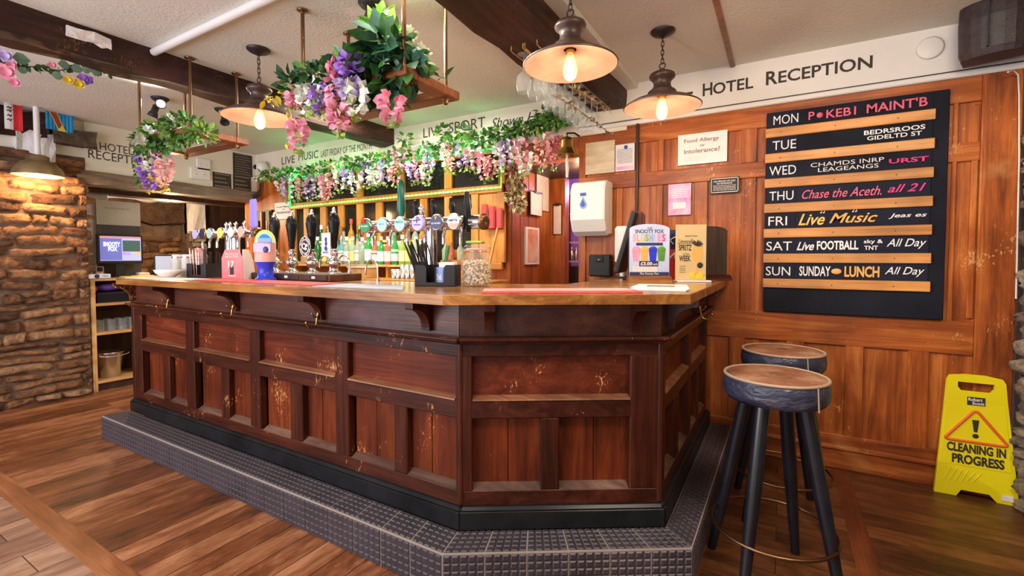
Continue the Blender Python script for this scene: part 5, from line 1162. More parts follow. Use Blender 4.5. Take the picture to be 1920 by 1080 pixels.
p0 = None; pumps = []
for px, lb in zip(PX, lbs):
    x = on_y(px, 500, 1.92).x; loc = (x, 1.92, ZT + .0455)
    if p0 is None: p0 = make_pump(loc, lb); pumps.append(p0)
    else: pumps.append(dup(p0, loc, 0, lb))
# round badge of the third pump
t = pumps[2]; m = MB().lathe([(.064, 0), (.064, .006)], 32, 0, TR((.008, -.05, .165)) @ RX(R(90)) @ Matrix.Diagonal((.85, 1, 1, 1))); cp = m.build('pump_clip', 'black_m', t, label='round black and white pump badge')
m = MB(); yb = -.0568
for r0, r1 in ((.064, .060), (.044, .040)):
    n = 36; vs = [((r * math.cos(2 * PI * k / n)) * .85 + .008, yb, .165 + r * math.sin(2 * PI * k / n)) for r in (r0, r1) for k in range(n)]
    m.add(vs, [(k, (k + 1) % n, n + (k + 1) % n, n + k) for k in range(n)])
for k, chh in enumerate('BLACK SHEEP '):
    if chh == ' ': continue
    a = PI - .25 - k * .26; c = Vector((.008 + .052 * .85 * math.cos(a), yb, .165 + .052 * math.sin(a))); u = Vector((math.sin(a), 0, -math.cos(a))); v = Vector((math.cos(a), 0, math.sin(a)))
    m.text(chh, c - u * .0045 - v * .006, u, v, .009, .012, bold=.02, gap=.0005)
for k, chh in enumerate('BEST BITTER'):
    if chh == ' ': continue
    a = PI + .35 + k * .245; c = Vector((.008 + .052 * .85 * math.cos(a), yb, .165 + .052 * math.sin(a))); u = Vector((-math.sin(a), 0, math.cos(a))); v = Vector((-math.cos(a), 0, -math.sin(a)))
    m.text(chh, c - u * .0045 - v * .006, u, v, .009, .012, bold=.02, gap=.0005)
m.lathe([(.012, 0), (.020, 0)], 20, 0, TR((-.002, yb, .168)) @ RX(R(90)), cap=False); m.ball((.025, yb, .172), .010, 10, 6, 0, (1, .1, 1)); m.ball((.015, yb, .150), .009, 10, 6, 0, (1.4, .1, 1)); m.build('print', 'chalk', cp)
t = pumps[3]; m = MB().flat((-.046, -.05, .105), UX, UZ, .078, .14, .005); cp = m.build('pump_clip', 'badge_white', t, label='white oblong card with a dark figure')
m = MB(); m.ball((-0.005, -.0556, .205), .012, 10, 8, 0, (.9, .1, 1.3)).ball((-0.004, -.0556, .180), .013, 10, 8, 0, (.9, .1, 1.1)).ball((-0.009, -.0556, .152), .014, 10, 8, 0, (.8, .1, 1)).ball((0.001, -.0556, .148), .012, 10, 8, 0, (.6, .1, 1.2)); m.text('BREWERY', (-.034, -.0555, .122), UX, UZ, .054, .010, bold=.02); m.build('print', pm('deep_blue', (.03, .05, .22), .5), cp)
for k, (px, lb) in enumerate(((610, 'chrome swan neck spout between the third and fourth hand pumps'), (645, 'chrome swan neck spout right of the hand pumps'), (688, 'chrome swan neck spout on the bar top nearest the bottles'))):
    x = on_y(px, 505, 2.0).x; z = ZT if k == 2 else ZT + .0455; y = 2.04 if k == 2 else 2.0; hgt = .13 if k == 2 else .10
    m = MB().tube([(x + .05, y, z), (x + .05, y, z + hgt * .6)] + [(x + .05 * math.cos(a), y, z + hgt * .6 + .05 * math.sin(a)) for a in [PI * i / 8 for i in range(1, 8)]] + [(x - .05, y, z + hgt * .6), (x - .055, y, z + .03)], .0055, 8).lathe([(.014, 0), (.014, .008)], 12, 0, TR((x + .05, y, z)))
    tag(m.build('swan_neck', 'chrome', loc=(x, y, z)), lb, 'spout')
# blue flared tap stand with rainbow top
b_ = on_z(498, 523, ZC); b_ = Vector((-2.96, 1.72, ZT)); x = on_y(498, 500, 1.72).x
t = thing('tap_stand', 'cobalt blue flared stand holding a picture drum with an arched rainbow top', 'beer tap', (x, 1.72, ZT), R(40))
MB().lathe([(.062, 0), (.062, .010), (.046, .022), (.044, .085), (.058, .108), (.060, .115)], 28).build('base', 'cobalt', t)
MB().lathe([(.058, .115), (.060, .122), (.060, .225), (.063, .232)], 28).build('drum', 'pet_peach', t, label='picture drum in orange and violet')
m = MB().box(-.048, .048, -.0615, -.058, .175, .225).build('print', 'badge_lilac', t); m = MB().ball((.022, -.062, .190), .016, 10, 8, 0, (1, .15, 1.2)).build('print', 'badge_navy', t)
for rr, mt, dy in ((.060, 'flag_y', 0), (.050, 'badge_mint', -.002), (.040, 'sky', -.004)):
    MB().prism([(rr * math.cos(a), .232 + rr * 1.35 * math.sin(a)) for a in [PI * i / 20 for i in range(21)]], 0, .012, 0, XZ((0, .006 + dy, 0))).build('arch', mt, t)
MB().box(-.038, .038, -.0135, -.009, .235, .262).build('panel', 'blue_lt', t)
# red tent card
x = on_y(436, 500, 1.70).x
t = thing('tent_card', 'red gable shaped promotional tent card on the bar top', 'card', (x, 1.70, ZT), R(14))
g = [(-.085, 0), (.085, 0), (.085, .14), (.055, .195), (-.055, .195), (-.085, .14)]
MB().prism(g, 0, .004, 0, XZ((0, 0, 0))).build('front', noisy('coral_card', [(.3, (.75, .10, .13)), (.7, (.85, .30, .30))], 5, .5), t)
MB().prism([(0, 0), (.10, 0), (.085, .12), (.05, .195), (0, .195)], .082, .085, 0, Matrix(((0, 0, 1, 0), (1, 0, 0, 0), (0, 1, 0, 0), (0, 0, 0, 1)))).build('side', 'paper_p', t)
m = MB(); m.text('WORLDS', (-.055, -.0042, .158), UX, UZ, .11, .014, bold=.03).text('GREATEST', (-.055, -.0042, .140), UX, UZ, .11, .014, bold=.03); m.text('17', (-.03, -.0042, .075), UX, UZ, .05, .045, bold=.03); m.box(-.03, .03, -.0055, -.004, .02, .026); m.build('lettering', 'paper_p', t)
MB().box(-.018, .014, -.0052, -.004, .03, .085).build('figure', 'black_m', t)
# bar caddies
def caddy(label, loc, rz, w, d, h):
    t = thing('bar_caddy', label, 'bar caddy', loc, rz, 'black plastic bar caddies'); m = MB()
    m.box(-w / 2, w / 2, -d / 2, d / 2, 0, .005); m.box(-w / 2, w / 2, d / 2 - .004, d / 2, .005, h); m.box(-w / 2, -w / 2 + .004, -d / 2, d / 2, .005, h); m.box(w / 2 - .004, w / 2, -d / 2, d / 2, .005, h)
    m.prism([(-w / 2, 0), (w / 2, 0), (w / 2, h), (w * .27, h), (w * .22, h - .012), (w * .22, .02), (-w * .22, .02), (-w * .22, h - .012), (-w * .27, h), (-w / 2, h)], 0, .004, 0, XZ((0, -d / 2 + .004, 0)))
    m.build('tray', 'black_m', t); MB().box(-.002, .002, -d / 2 + .004, d / 2 - .004, .005, h * .9).build('divider', 'black_m', t); return t
cx, cy_ = -1.49, 1.83
caddy('large black bar caddy full of black straws beside the peanut jar', (cx, cy_, ZT), R(26), .20, .15, .105)
rd = random.Random(4)
F_ = TR((cx, cy_, ZT)) @ RZ(R(26))
for i in range(24):
    x, y = rd.uniform(-.085, -.01), rd.uniform(-.05, .055); tx_, ty_ = x * (1.5 if i > 5 else 1) + rd.uniform(-.05, .02), y + rd.uniform(-.03, .03)
    if i < 6: tx_ -= .06
    m = MB().tube([F_ @ Vector((x, y, .0062)), F_ @ Vector((tx_, ty_, .215 + rd.uniform(-.015, .02)))], .0034, 6)
    tag(m.build('straw', 'black', loc=tuple(F_ @ Vector((x, y, .006)))), 'black drinking straw standing in the bundle in the large bar caddy', 'straw', 'black straws in the large caddy')
m = MB().box(-.004, .036, -.058, -.052, .012, .094, 0, 0, F_); o = m.build('voucher_card', 'blue_lt', loc=tuple(F_ @ Vector((.016, -.055, .012)))); tag(o, 'blue card with white lettering standing in the front of the large bar caddy', 'card')
MB().text('36', F_ @ Vector((.002, -.0582, .030)), F_.to_3x3() @ UX, UZ, .028, .030, bold=.02).build('lettering', 'chalk', None, loc=None).parent = o
_l = o.children[0]; _l.matrix_parent_inverse = Matrix.Translation(-o.location)
m = MB().lathe([(.008, 0), (.011, .07), (.011, .09), (.007, .095)], 10, 0, F_ @ TR((.03, .03, .11)) @ RY(R(8))); m.tube([F_ @ Vector((.026, .03, .0065)), F_ @ Vector((.03, .03, .112))], .004, 6)
tag(m.build('bottle_opener', 'leaf1', loc=tuple(F_ @ Vector((.026, .03, .0065)))), 'green handled bar tool standing in the large bar caddy', 'bar tool')
m = MB().box(.012, .09, -.045, .05, .0065, .118, 0, .004, F_); tag(m.build('napkin_stack', 'paper', loc=tuple(F_ @ Vector((.05, 0, .0065)))), 'stack of white paper napkins in the right half of the large bar caddy', 'napkins', None)
# peanut jar
jx, jy = -1.322, 1.925
t = thing('peanut_jar', 'clip-top glass jar filled with peanuts', 'jar', (jx, jy, ZT), R(20))
MB().lathe([(.070, 0), (.078, .008), (.080, .03), (.079, .12), (.066, .150), (.052, .166), (.050, .178), (.056, .182)], 28, 0, cap=False).lathe([(.068, .004), (0, .004)], 28, 0, cap=False).build('jar_glass', 'glass_j', t)
MB().lathe([(.054, .186), (.056, .190), (.054, .200), (.045, .206), (.0, .210)], 28, 0, cap=False).build('lid', 'glass_j', t); MB().lathe([(.055, .180), (.056, .184), (.055, .187)], 28, 0, cap=False).build('seal_ring', 'pet_peach', t)
m = MB()
for s in (-1, 1): m.tube([(s * .053, 0, .172), (s * .066, .01, .178), (s * .066, .0, .195), (s * .05, 0, .205)], .0022, 6)
m.tube([(.055 * math.cos(a), .055 * math.sin(a), .172) for a in [2 * PI * i / 24 for i in range(24)]], .0018, 5, 0, True); m.build('wire_clip', 'steel', t)
m = MB(); rd = random.Random(8)
for i in range(620):
    z = rd.uniform(.010, .125); a = rd.uniform(0, 2 * PI); rr = .067 * (rd.random() ** .25)
    if z > .115: rr *= .85
    q = rdir(rd).to_track_quat('Z', 'Y').to_matrix().to_4x4()
    m.lathe([(0, -.010), (.0048, -.007), (.0055, -.003), (.0042, 0), (.0056, .004), (.0045, .008), (0, .0105)], 6, 0, TR((jx + rr * math.cos(a), jy + rr * math.sin(a), ZT + z)) @ q, cap=False)
tag(m.build('peanuts', 'peanut', loc=(jx, jy, ZT + .005)), 'peanuts in their shells filling the glass jar', 'peanuts', None, 'stuff')
m = MB(); m.box(-.05, .035, -.03, .03, .2115, .224, 0, .004, TR((jx, jy, ZT)) @ RZ(.3)); o = m.build('spoon_pack', 'leaf3', loc=(jx, jy, ZT + .2115)); tag(o, 'folded green and cream packet lying on the lid of the peanut jar', 'packet')
# runners and mats
def mat_(name, label, pts, mat, h=.004, cat='bar mat'):
    c = (sum(p[0] for p in pts) / len(pts), sum(p[1] for p in pts) / len(pts))
    return tag(MB().prism(pts, ZT, ZT + h).build(name, mat, loc=(c[0], c[1], ZT)), label, cat)
mat_('bar_runner', 'long red bar runner in front of the hand pumps', [(-3.15, 1.50), (-2.02, 1.50), (-2.02, 1.70), (-3.15, 1.70)], 'red_towel', .005)
mat_('bar_runner', 'grey-blue bar runner between the red one and the large caddy', [(-1.97, 1.46), (-1.42, 1.50), (-1.60, 1.70), (-1.99, 1.70)], 'grey_towel')
mat_('bar_runner', 'pale bar runner at the far left end of the bar top', [(-3.90, 1.42), (-3.2, 1.42), (-3.2, 1.62), (-3.95, 1.62)], 'pale_towel')
t = thing('bar_runner', 'red and pink printed bar runner along the chamfered front edge', 'bar mat', (-.74, 1.75, ZT), 0, world=True)
MB().prism([(-1.01, 1.50), (-.47, 1.84), (-.60, 2.06), (-1.14, 1.72)], ZT, ZT + .006).build('mat', 'red_towel', t); MB().prism([(-1.045, 1.565), (-.52, 1.895), (-.585, 2.0), (-1.11, 1.67)], ZT + .006, ZT + .0068).build('pink_panel', 'pet_peach', t)
t = thing('magazine', 'cream magazines lying on the bar top before the drinks signs', 'magazines', (-.47, 2.15, ZT), R(12))
for k in range(3): MB().box(-.13 + .012 * k, .10 + .008 * k, -.16 + .02 * k, .14 + .012 * k, .004 * k, .004 * k + .0036).build('magazine', 'paper_p' if k % 2 == 0 else 'paper', t)
MB().box(-.06, .06, -.04, .06, .0119, .0124).build('cover_picture', 'leaf_dry', t)
# drinks signs
def sign(label, px0, px1, py0, py1, Yc, arch=.0):
    a, b = on_y(px0, py1, Yc), on_y(px1, py0, Yc)
    return a.x, b.x, b.z
x = on_y(1217, 500, 2.74).x; dz = on_y(1217, 420, 2.74).z - ZT
def fsign(name, label, x, y, rz, w, h, cols, arch):
    t = thing(name, label, 'sign', (x, y, ZT), rz); F = [(-w / 2, .03), (w / 2, .03), (w / 2, h - arch)] + [(w / 2 * math.cos(a), h - arch + arch * math.sin(a)) for a in [PI * i / 12 for i in range(1, 12)]] + [(-w / 2, h - arch)]
    MB().prism([(px * 1.04, pz) for px, pz in F], -.012, 0, 0, XZ((0, .0, 0))).build('backing', 'black_m', t)
    MB().prism(F, 0, .003, 0, XZ((0, 0, 0))).build('poster', cols, t)
    MB().prism([(-.05, 0), (.05, 0), (.035, .022), (.012, .034), (-.012, .034), (-.035, .022)], -w * .53, w * .53, 0, Matrix(((0, 0, 1, 0), (1, 0, 0, 0), (0, 1, 0, 0), (0, 0, 0, 1)))).build('base', 'oak_edge', t)
    return t
w = .23; h = dz
t = fsign('drinks_sign', 'blue arched slush drinks sign on a wooden base', x, 2.74, R(27), w, h, noisy('pale_blue_poster', [(.3, (.38, .50, .80)), (.7, (.66, .70, .88))], 3, .4), .03)
def T(s, x0, x1, z0, z1, mat, bold=.02, sh=0):
    MB().text(s, (x0 * w, -.0032, z0 * h), UX, UZ, (x1 - x0) * w, (z1 - z0) * h, bold=bold, shear=sh).build('lettering', mat, t)
M['nav'] = pm('navy_ink', (.02, .03, .10), .5)
T('THE', -.06, .06, .915, .94, 'nav'); T('SNOOTY FOX', -.36, .35, .84, .905, 'nav', .01)
for k, (ch, mt) in enumerate(zip('SLUSHIES', ('pet_pink', 'chalk_orange', 'leaf_y', 'leaf3', 'blue_lt', 'pet_lilac', 'pet_pink', 'chalk_mag'))): T(ch, -.42 + .104 * k, -.42 + .104 * k + (.085 if ch != 'I' else .03), .70, .825, mt, .03)
MB().box(-.33 * w, .33 * w, -.005, -.003, .63 * h, .675 * h).build('ribbon', 'nav', t); T('Thirst quenching & perfect for summer', -.3, .3, .64, .668, 'chalk', .01)
for k, mt in enumerate(('pet_pink', 'chalk_orange', 'cobalt', 'leaf2')):
    cxx = (-.33 + .21 * k) * w; MB().prism([(cxx - .017, .36 * h), (cxx + .017, .36 * h), (cxx + .024, .56 * h), (cxx - .024, .56 * h)], .003, .0045, 0, XZ((0, 0, 0))).ball((cxx, -.0035, .56 * h), .024, 12, 8, 0, (1, .08, .8)).build('cup_picture', mt, t)
MB().box(-.25 * w, .22 * w, -.006, -.0045, .27 * h, .36 * h).build('price_panel', 'nav', t); MB().text('£3.00', (-.22 * w, -.0062, .285 * h), UX, UZ, .29 * w, .06 * h, bold=.03).text('each', (.09 * w, -.0062, .29 * h), UX, UZ, .11 * w, .035 * h, bold=.02).build('lettering', 'chalk', t)
MB().box(-.42 * w, .2 * w, -.005, -.003, .17 * h, .265 * h).build('text_panel', 'paper_p', t); T('Add a shot of alcohol for just £2.00', -.30, .16, .205, .235, 'ink', .0)
MB().box(-.49 * w, .49 * w, -.005, -.003, .105 * h, .17 * h).build('footer', 'nav', t); MB().text('The Snooty Fox', (-.24 * w, -.0052, .115 * h), UX, UZ, .48 * w, .045 * h, bold=.01, shear=.3).build('lettering', 'chalk', t)
xs = on_y(1295, 480, 2.86).x; hs_ = on_y(1295, 421, 2.86).z - ZT; w = .175; h = hs_
t = thing('drinks_sign', 'tan lemon spritz card in a clear upright holder', 'sign', (xs, 2.86, ZT), R(27))
MB().box(-w / 2, w / 2, -.002, .002, .012, h).build('poster', noisy('tan_poster', [(.3, (.60, .44, .20)), (.7, (.72, .56, .30))], 3, .4), t); MB().box(-w / 2, w / 2 + .02, -.04, .04, 0, .010, 0, .002).build('holder', 'white_pl', t)
def T2(s, x0, x1, z0, z1, mat, bold=.02, sh=0): MB().text(s, (x0 * w, -.0024, z0 * h), UX, UZ, (x1 - x0) * w, (z1 - z0) * h, bold=bold, shear=sh).build('lettering', mat, t)
T2('SNOOTY FOX', -.2, .2, .79, .81, 'ink'); T2('Limoncello', -.42, .1, .66, .75, 'ink', 0, .4); T2('SPRITZ', -.40, .02, .545, .65, 'ink', .02); T2('of the', -.26, -.05, .475, .505, 'ink', 0); T2('WEEK', -.38, -.01, .36, .46, 'ink', .02)
m = MB(); [m.flat((-.36 * w, -.0022, (.27 - .035 * k) * h), UX, UZ, .2 * w, .008 * h, .0004) for k in range(4)]; m.build('small_print', 'ink', t)
MB().prism([(.06 * w, .60 * h), (.36 * w, .62 * h), (.38 * w, .45 * h), (.24 * w, .32 * h), (.26 * w, .14 * h), (.14 * w, .14 * h), (.17 * w, .32 * h), (.04 * w, .45 * h)], .002, .004, 0, XZ((0, 0, 0))).build('glass_picture', 'chalk_orange', t)
m = MB(); [m.ball((xx * w, -.003, zz * h), rr, 12, 8, 0, (1, .1, 1)) for xx, zz, rr in ((.06, .11, .018), (.34, .11, .019), (.22, .09, .014))]; m.build('fruit_picture', 'leaf_y', t)
m = MB(); [leaf(m, (.2 * w, -.004, .62 * h), Vector(d), Vector((0, -1, 0)), .05, .022) for d in ((.3, 0, 1), (.9, 0, .6), (-.5, 0, .7))]; m.ball((.30 * w, -.0045, .29 * h), .017, 12, 8, 0, (1, .1, 1)); m.build('leaf_picture', 'ink', t)
# dark arched sign, pine menu block, red box behind
xs = on_y(1335, 480, 3.12).x
t = thing('drinks_sign', 'dark backed arched sign on a mahogany base behind the tan card', 'sign', (xs - .01, 3.10, ZT), R(27))
hd_ = on_y(1335, 421, 3.10).z - ZT
MB().prism([(-.11, .03), (.10, .03), (.10, hd_ - .04)] + [(.10 * math.cos(a), hd_ - .04 + .03 * math.sin(a)) for a in [PI * i / 8 for i in range(1, 8)]] + [(-.11, hd_ - .04)], 0, .012, 0, XZ((0, 0, 0))).build('panel', 'dark_wood', t)
MB().prism([(-.05, 0), (.05, 0), (.035, .022), (.012, .036), (-.012, .036), (-.035, .022)], -.12, .12, 0, Matrix(((0, 0, 1, 0), (1, 0, 0, 0), (0, 1, 0, 0), (0, 0, 0, 1)))).build('base', 'bar_h', t)
xs = on_y(1348, 500, 3.27).x
t = thing('menu_block', 'pine menu block with pale lettering at the wall end of the bar', 'menu holder', (xs, 3.27, ZT), R(15)); hm_ = on_y(1348, 456, 3.27).z - ZT
MB().box(-.05, .05, -.008, .008, .02, hm_, 0, .002).build('board', 'slat', t); MB().box(-.06, .06, -.03, .03, 0, .022, 0, .003).build('foot', 'pine', t); m = MB(); [m.flat((-.035, -.0085, hm_ * (.9 - .08 * k)), UX, UZ, .07, hm_ * .03, .0006) for k in range(4)]; m.build('small_print', 'paper', t)
xs = on_y(1258, 480, 2.98).x
t = thing('leaflet_box', 'red and navy leaflet box between the two drinks signs', 'box', (xs + .03, 2.98, ZT), R(25)); hb = on_y(1258, 432, 2.98).z - ZT
MB().box(-.085, .085, -.05, .05, 0, hb * .62, 0, .002).build('lower_box', 'red', t); MB().box(-.085, .085, -.05, .05, hb * .62, hb, 0, .002).build('upper_box', 'nav', t); MB().text('We', (-.06, -.0505, hb * .42), UX, UZ, .10, hb * .14, bold=.02, shear=.3).build('lettering', 'paper', t); MB().tube([(-.03, -.053, hb * .72), (-.05, -.053, hb * .8), (-.02, -.053, hb * .86), (.0, -.053, hb * .78), (.03, -.053, hb * .82)], .004, 5).build('emblem', 'paper', t)
# till screen and card holder at the wall end
xs = on_y(1177, 470, 2.95).x
t = thing('till', 'black touch screen till seen from the side, tilted on its stand', 'till', (xs - .01, 2.99, ZT), R(-82)); ht = on_y(1177, 398, 2.95).z - ZT
TM = TR((0, 0, ht * .55)) @ RX(R(-16))
MB().box(-.17, .17, -.012, .022, -ht * .46, ht * .46, 0, .008, TM).build('screen_case', 'black_m', t); MB().box(-.155, .155, -.0135, -.012, -ht * .41, ht * .41, 0, 0, TM).build('screen', 'mirror', t)
MB().tube([(0, .04, ht * .5), (0, .07, ht * .2), (0, .05, .02)], .025, 10).build('stand', 'black_m', t); MB().box(-.10, .10, -.02, .13, 0, .018, 0, .004).build('foot', 'black_m', t)
MB().box(-.08, .08, .02, .10, ht * .78, ht * 1.0, 0, .01).build('customer_display', pm('maroon_plastic', (.12, .04, .04), .3), t)
xs = on_y(1166, 470, 3.18).x
t = thing('leaflet_holder', 'white plastic holder standing behind the till', 'holder', (xs, 3.2, ZT), 0); hh_ = on_y(1166, 424, 3.2).z - ZT
MB().box(-.055, .075, -.02, .02, hh_ * .28, hh_, 0, .015).build('body', 'white_pl', t); MB().tube([(0, 0, 0), (0, 0, hh_ * .3)], .02, 10).build('stem', 'white_pl', t); MB().lathe([(.07, 0), (.07, .01)], 20).build('foot', 'black_m', t)

# far left end of the bar and the pine shelf unit
x = on_y(385, 500, 1.78).x
caddy('smaller black bar caddy with striped straws beside the red tent card', (x, 1.78, ZT), R(14), .18, .14, .10)
F_ = TR((x, 1.78, ZT)) @ RZ(R(14)); rd = random.Random(6)
M['stripe'] = noisy('striped_paper', [(.45, (.80, .25, .25)), (.55, (.82, .72, .70))], 60, .6, sx=(1, 1, .6))
for i in range(14):
    a_, b_2 = rd.uniform(-.08, -.012), rd.uniform(-.055, .055); m = MB().tube([F_ @ Vector((a_, b_2, .0062)), F_ @ Vector((a_ * 1.25, b_2, .205 + rd.uniform(-.01, .01)))], .0042, 6)
    tag(m.build('straw', 'stripe', loc=tuple(F_ @ Vector((a_, b_2, .006)))), 'red and white striped paper straw in the left half of the smaller caddy', 'straw', 'striped straws in the smaller caddy')
for i in range(12):
    a_, b_2 = rd.uniform(.012, .08), rd.uniform(-.055, .055); m = MB().tube([F_ @ Vector((a_, b_2, .0062)), F_ @ Vector((a_ * 1.2, b_2, .195 + rd.uniform(-.02, .01)))], .0042, 6)
    tag(m.build('straw', 'dark_wood', loc=tuple(F_ @ Vector((a_, b_2, .006)))), 'dark straw in the right half of the smaller caddy', 'straw', 'dark straws in the smaller caddy')
for k, (px, lb) in enumerate(((333, 'left kilner jar of napkin cutlery near the far end of the bar'), (351, 'right kilner jar of napkin cutlery near the far end of the bar'))):
    x = on_y(px, 500, 1.74).x; t = thing('jar', lb, 'jar', (x, 1.74, ZT), 0)
    MB().lathe([(.042, 0), (.045, .01), (.045, .10), (.035, .12), (.036, .14)], 18).build('jar_glass', 'glass_j', t); MB().lathe([(.03, .004), (.034, .11), (.038, .15), (.03, .165), (0, .16)], 10, 0, cap=False).build('contents', 'pale_towel', t); MB().lathe([(.037, .138), (.037, .15)], 18).build('rim', 'steel', t)
x = on_y(318, 510, 1.60).x
tag(MB().lathe([(.035, 0), (.075, .035), (.085, .055), (.082, .056), (.07, .036), (.0, .010)], 24, 0, TR((x - .02, 1.6, ZT)), cap=False).build('bowl', 'paper_p', loc=(x - .02, 1.6, ZT)), 'pale bowl on the far end of the bar top', 'bowl')
# pine shelf unit under the opening
SX = -5.63
t = thing('shelf_unit', 'pine shelf unit with glasses and buckets at the end of the stone wall', 'shelf unit', (SX - .2, 2.4, 0), 0, world=True)
for y0, y1 in ((1.78, 1.815), (3.0, 3.035)): MB().box(SX - .42, SX, y0, y1, 0, 1.085).build('side_panel', 'pine_z', t)
for z in (.075, .54, .82, 1.06): MB().box(SX - .42, SX, 1.815, 3.0, z, z + .025).build('shelf', 'pine', t)
MB().box(SX - .42, SX - .40, 1.815, 3.0, 0, 1.085).build('back_panel', 'dark_wood', t); MB().box(SX - .05, SX - .03, 1.815, 3.0, 0, .075).build('plinth', 'dark_wood', t)
bk = thing('bucket', 'steel ice bucket on the bottom shelf next to the stone wall', 'bucket', (SX - .14, 1.955, .1005), 0, 'steel buckets on the bottom shelf')
MB().lathe([(.075, 0), (.08, .005), (.112, .235), (.118, .24), (.118, .25), (.108, .25), (.075, .01), (0, .01)], 28, 0, cap=False).build('body', 'steel', bk)
MB().tube([(.0, .116 * math.cos(a), .235 - .05 * abs(math.sin(a))) if 0 else (.118 + .012 * math.sin(a), .116 * math.cos(a), .235 - .02 * math.sin(a)) for a in [PI * i / 12 for i in range(13)]], .004, 6).build('handle', 'steel', bk)
dup(bk, (SX - .15, 2.235, .1005), R(40), 'steel ice bucket farther along the bottom shelf behind the bar end')
gl = None; n_ = 0
for iy in range(7):
    for ix in range(2):
        loc = (SX - .08 - .11 * ix, 1.87 + .088 * iy, .5655); lb = 'upturned tumbler in the %s row on the middle pine shelf' % ('front' if ix == 0 else 'back')
        if gl is None: gl = tag(MB().lathe([(.034, 0), (.031, .11), (.0, .112)], 14, 0, cap=False).build('tumbler', 'glass_t', loc=None), lb, 'glass', 'front row of tumblers'); gl.location = loc
        else:
            o = gl.copy(); COL.objects.link(o); o.location = loc; o['label'] = lb; o['group'] = '%s row of tumblers' % ('front' if ix == 0 else 'back')
t = thing('cash_box', 'black metal cash drawer on the upper pine shelf', 'cash box', (SX - .2, 2.0, .8455), 0, world=True)
MB().box(SX - .36, SX - .03, 1.84, 2.20, .8455, .945, 0, .004).build('case', 'black_m', t); MB().box(SX - .03, SX - .026, 1.85, 2.19, .86, .93, 0, .001).build('drawer_front', 'black', t); MB().lathe([(.012, 0), (.012, .008)], 12, 0, TR((SX - .026, 2.15, .895)) @ RY(R(90))).build('lock', 'steel', t)
tag(MB().ball((SX - .15, 1.95, .9885), .09, 14, 8, 0, (1.2, 1.1, .46)).build('cloth', pm('violet_cloth', (.12, .05, .30), .8), loc=(SX - .15, 1.95, .947)), 'violet cloth bundled on the black cash drawer', 'cloth')
# on top of the unit
a, b = on_x(166, 525, SX), on_x(207, 513.5, SX)
t = thing('label_box', 'white box with a dark blue roundel on top of the pine shelf unit', 'box', (SX - .05, a.y, 1.0855), 0, world=True)
zb = b.z; MB().box(SX - .16, SX + .01, a.y, b.y, 1.0855, zb, 0, .003).build('body', 'white_pl', t); MB().lathe([(.020, 0), (.020, .002)], 16, 0, TR((SX + .01, a.y + .06, (1.0855 + zb) / 2)) @ RY(R(90))).build('roundel', 'nav', t); MB().box(SX + .01, SX + .012, a.y + .10, b.y - .02, 1.10, zb - .012).build('blue_strip', 'blue_lt', t)
mx = SX - .16; ma, mb2 = on_x(181, 438, mx), on_x(269, 494, mx)
t = thing('monitor', 'touch screen till monitor showing a purple page on the shelf unit', 'monitor', (mx, (ma.y + mb2.y) / 2, 1.0855), 0, world=True)
z0, z1 = mb2.z, ma.z; MB().box(mx - .04, mx, ma.y, mb2.y, z0, z1, 0, .006).build('case', 'black_m', t)
def scr(n, u0, u1, v0, v1, col, es=.55):
    MB().box(mx, mx + .0025 + .0008 * scr.k, ma.y + (mb2.y - ma.y) * u0, ma.y + (mb2.y - ma.y) * u1, z0 + (z1 - z0) * v0, z0 + (z1 - z0) * v1).build(n, pm('screen_tile', col, .3, emit=col, es=es), t); scr.k += 1
scr.k = 0
scr('screen', .06, .95, .10, .93, (.42, .44, .70)); scr('screen_tile', .06, .52, .12, .86, (.14, .16, .48)); scr('screen_tile', .54, .93, .42, .80, (.05, .10, .09)); scr('screen_tile', .06, .94, .87, .92, (.75, .20, .18)); scr('screen_tile', .53, .70, .30, .40, (.40, .28, .70)); scr('screen_tile', .80, .93, .30, .40, (.85, .45, .20))
SY = lambda u: ma.y + (mb2.y - ma.y) * u; SZ = lambda v: z0 + (z1 - z0) * v
MB().text('SNOOTY', (mx + .0085, SY(.12), SZ(.58)), UY, UZ, (mb2.y - ma.y) * .36, (z1 - z0) * .16, bold=.05).text('FOX', (mx + .0085, SY(.22), SZ(.42)), UY, UZ, (mb2.y - ma.y) * .2, (z1 - z0) * .16, bold=.05).build('lettering', pm('screen_white', (.8, .8, .85), .3, emit=(.8, .8, .9), es=.6), t)
MB().box(mx - .06, mx - .02, SY(.4), SY(.6), 1.0855, z0 + .05).build('stand', 'black_m', t); MB().box(mx - .12, mx + .02, SY(.3), SY(.7), 1.0855, 1.10, 0, .003).build('foot', 'black_m', t)
tt = on_x(310, 496, mx - .0); ta, tb = on_x(290, 478, mx), on_x(332, 510, mx)
t = thing('laptop', 'laptop with a pale screen right of the till monitor', 'laptop', (mx, (ta.y + tb.y) / 2, 1.0855), 0, world=True)
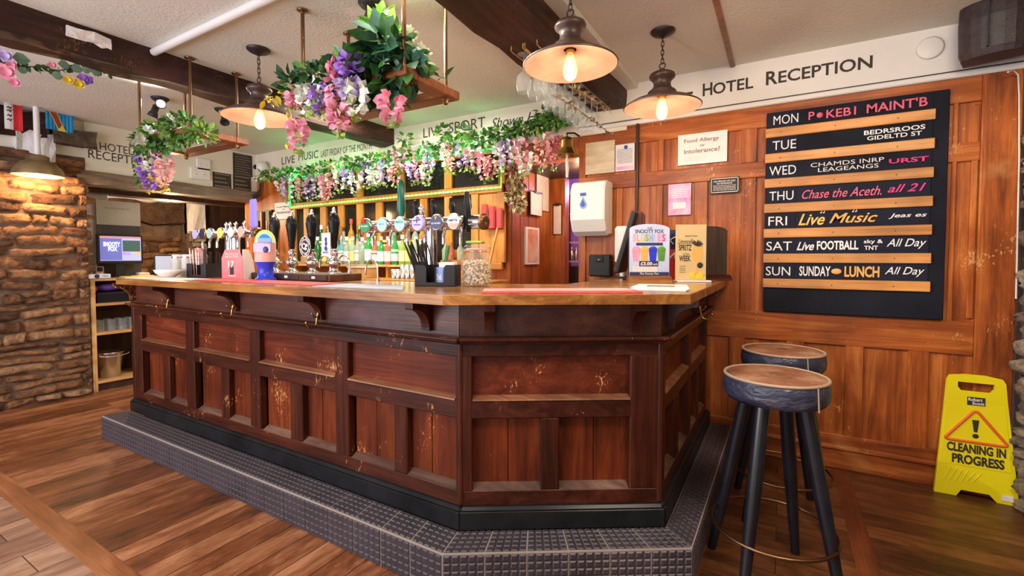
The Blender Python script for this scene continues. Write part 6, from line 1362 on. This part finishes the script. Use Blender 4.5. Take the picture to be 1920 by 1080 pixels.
MB().box(mx - .03, mx - .018, ta.y, tb.y + .06, 1.095, ta.z, 0, .004).build('lid', 'black_m', t); MB().box(mx - .018, mx - .016, ta.y + .012, tb.y + .05, 1.12, ta.z - .012).build('screen', pm('pale_screen', (.6, .66, .85), .3, emit=(.6, .68, .95), es=.2), t); MB().box(mx - .03, mx + .13, ta.y, tb.y + .06, 1.0855, 1.098, 0, .003).build('keyboard', 'black_m', t)
pa = on_x(183, 512, SX - .06)
t = thing('card_terminal', 'grey card payment terminal on the shelf unit beside the stone wall', 'card terminal', (SX - .06, pa.y + .01, 1.0855), 0, world=True)
MB().box(SX - .09, SX - .04, pa.y - .025, pa.y + .045, 1.0855, 1.20, 0, .008).build('body', 'steel', t); MB().box(SX - .04, SX - .037, pa.y - .012, pa.y + .032, 1.15, 1.19).build('screen', 'black', t)
mp = SX - .34; qa, qb = on_x(181, 424, mp), on_x(262, 381, mp)
t = thing('menu_board', 'pale menu board leaning above the till monitor', 'board', (mp, qa.y, qa.z), 0, world=True)
MB().box(mp - .015, mp, qa.y, qb.y, 1.0855, qb.z + .0, 0, .003).build('board', noisy('dim_board', [(.3, (.05, .04, .05)), (.7, (.09, .075, .08))], 3, .6), t); MB().box(mp, mp + .004, qa.y, qb.y, qa.z + .02, qb.z).build('sheet', noisy('cream_sheet', [(.3, (.48, .44, .38)), (.7, (.62, .57, .50))], 3, .6), t); MB().text('Housekeeping list', (mp + .0042, qa.y + .06, qb.z - .09), UY, UZ, .22, .025, shear=.2).build('lettering', 'notice_ink', t)
wa, wb2 = on_x(160, 425, SX - .40), on_x(202, 360, SX - .40)
tag(MB().box(SX - .408, SX - .40, wa.y, wb2.y, 1.0855, wb2.z, 0, .002).build('white_panel', 'plaster_w', loc=(SX - .40, wa.y, 1.0855)), 'white panel standing behind the menu board beside the stone wall', 'panel')
tag(MB().box(SX - .38, SX - .24, 2.26, 2.36, 1.0855, 1.125, 0, .01).build('napkin_pile', 'paper_p', loc=(SX - .3, 2.3, 1.0855)), 'pale folded pile between the till monitor and the laptop', 'cloth')
tag(MB().box(SX - .30, SX + .0, 2.05, 2.50, 1.0855, 1.094, 0, .002).build('folder', 'flag_y', loc=(SX - .15, 2.2, 1.0855)), 'flat yellow folder on the shelf unit beside the white roundel box', 'folder')
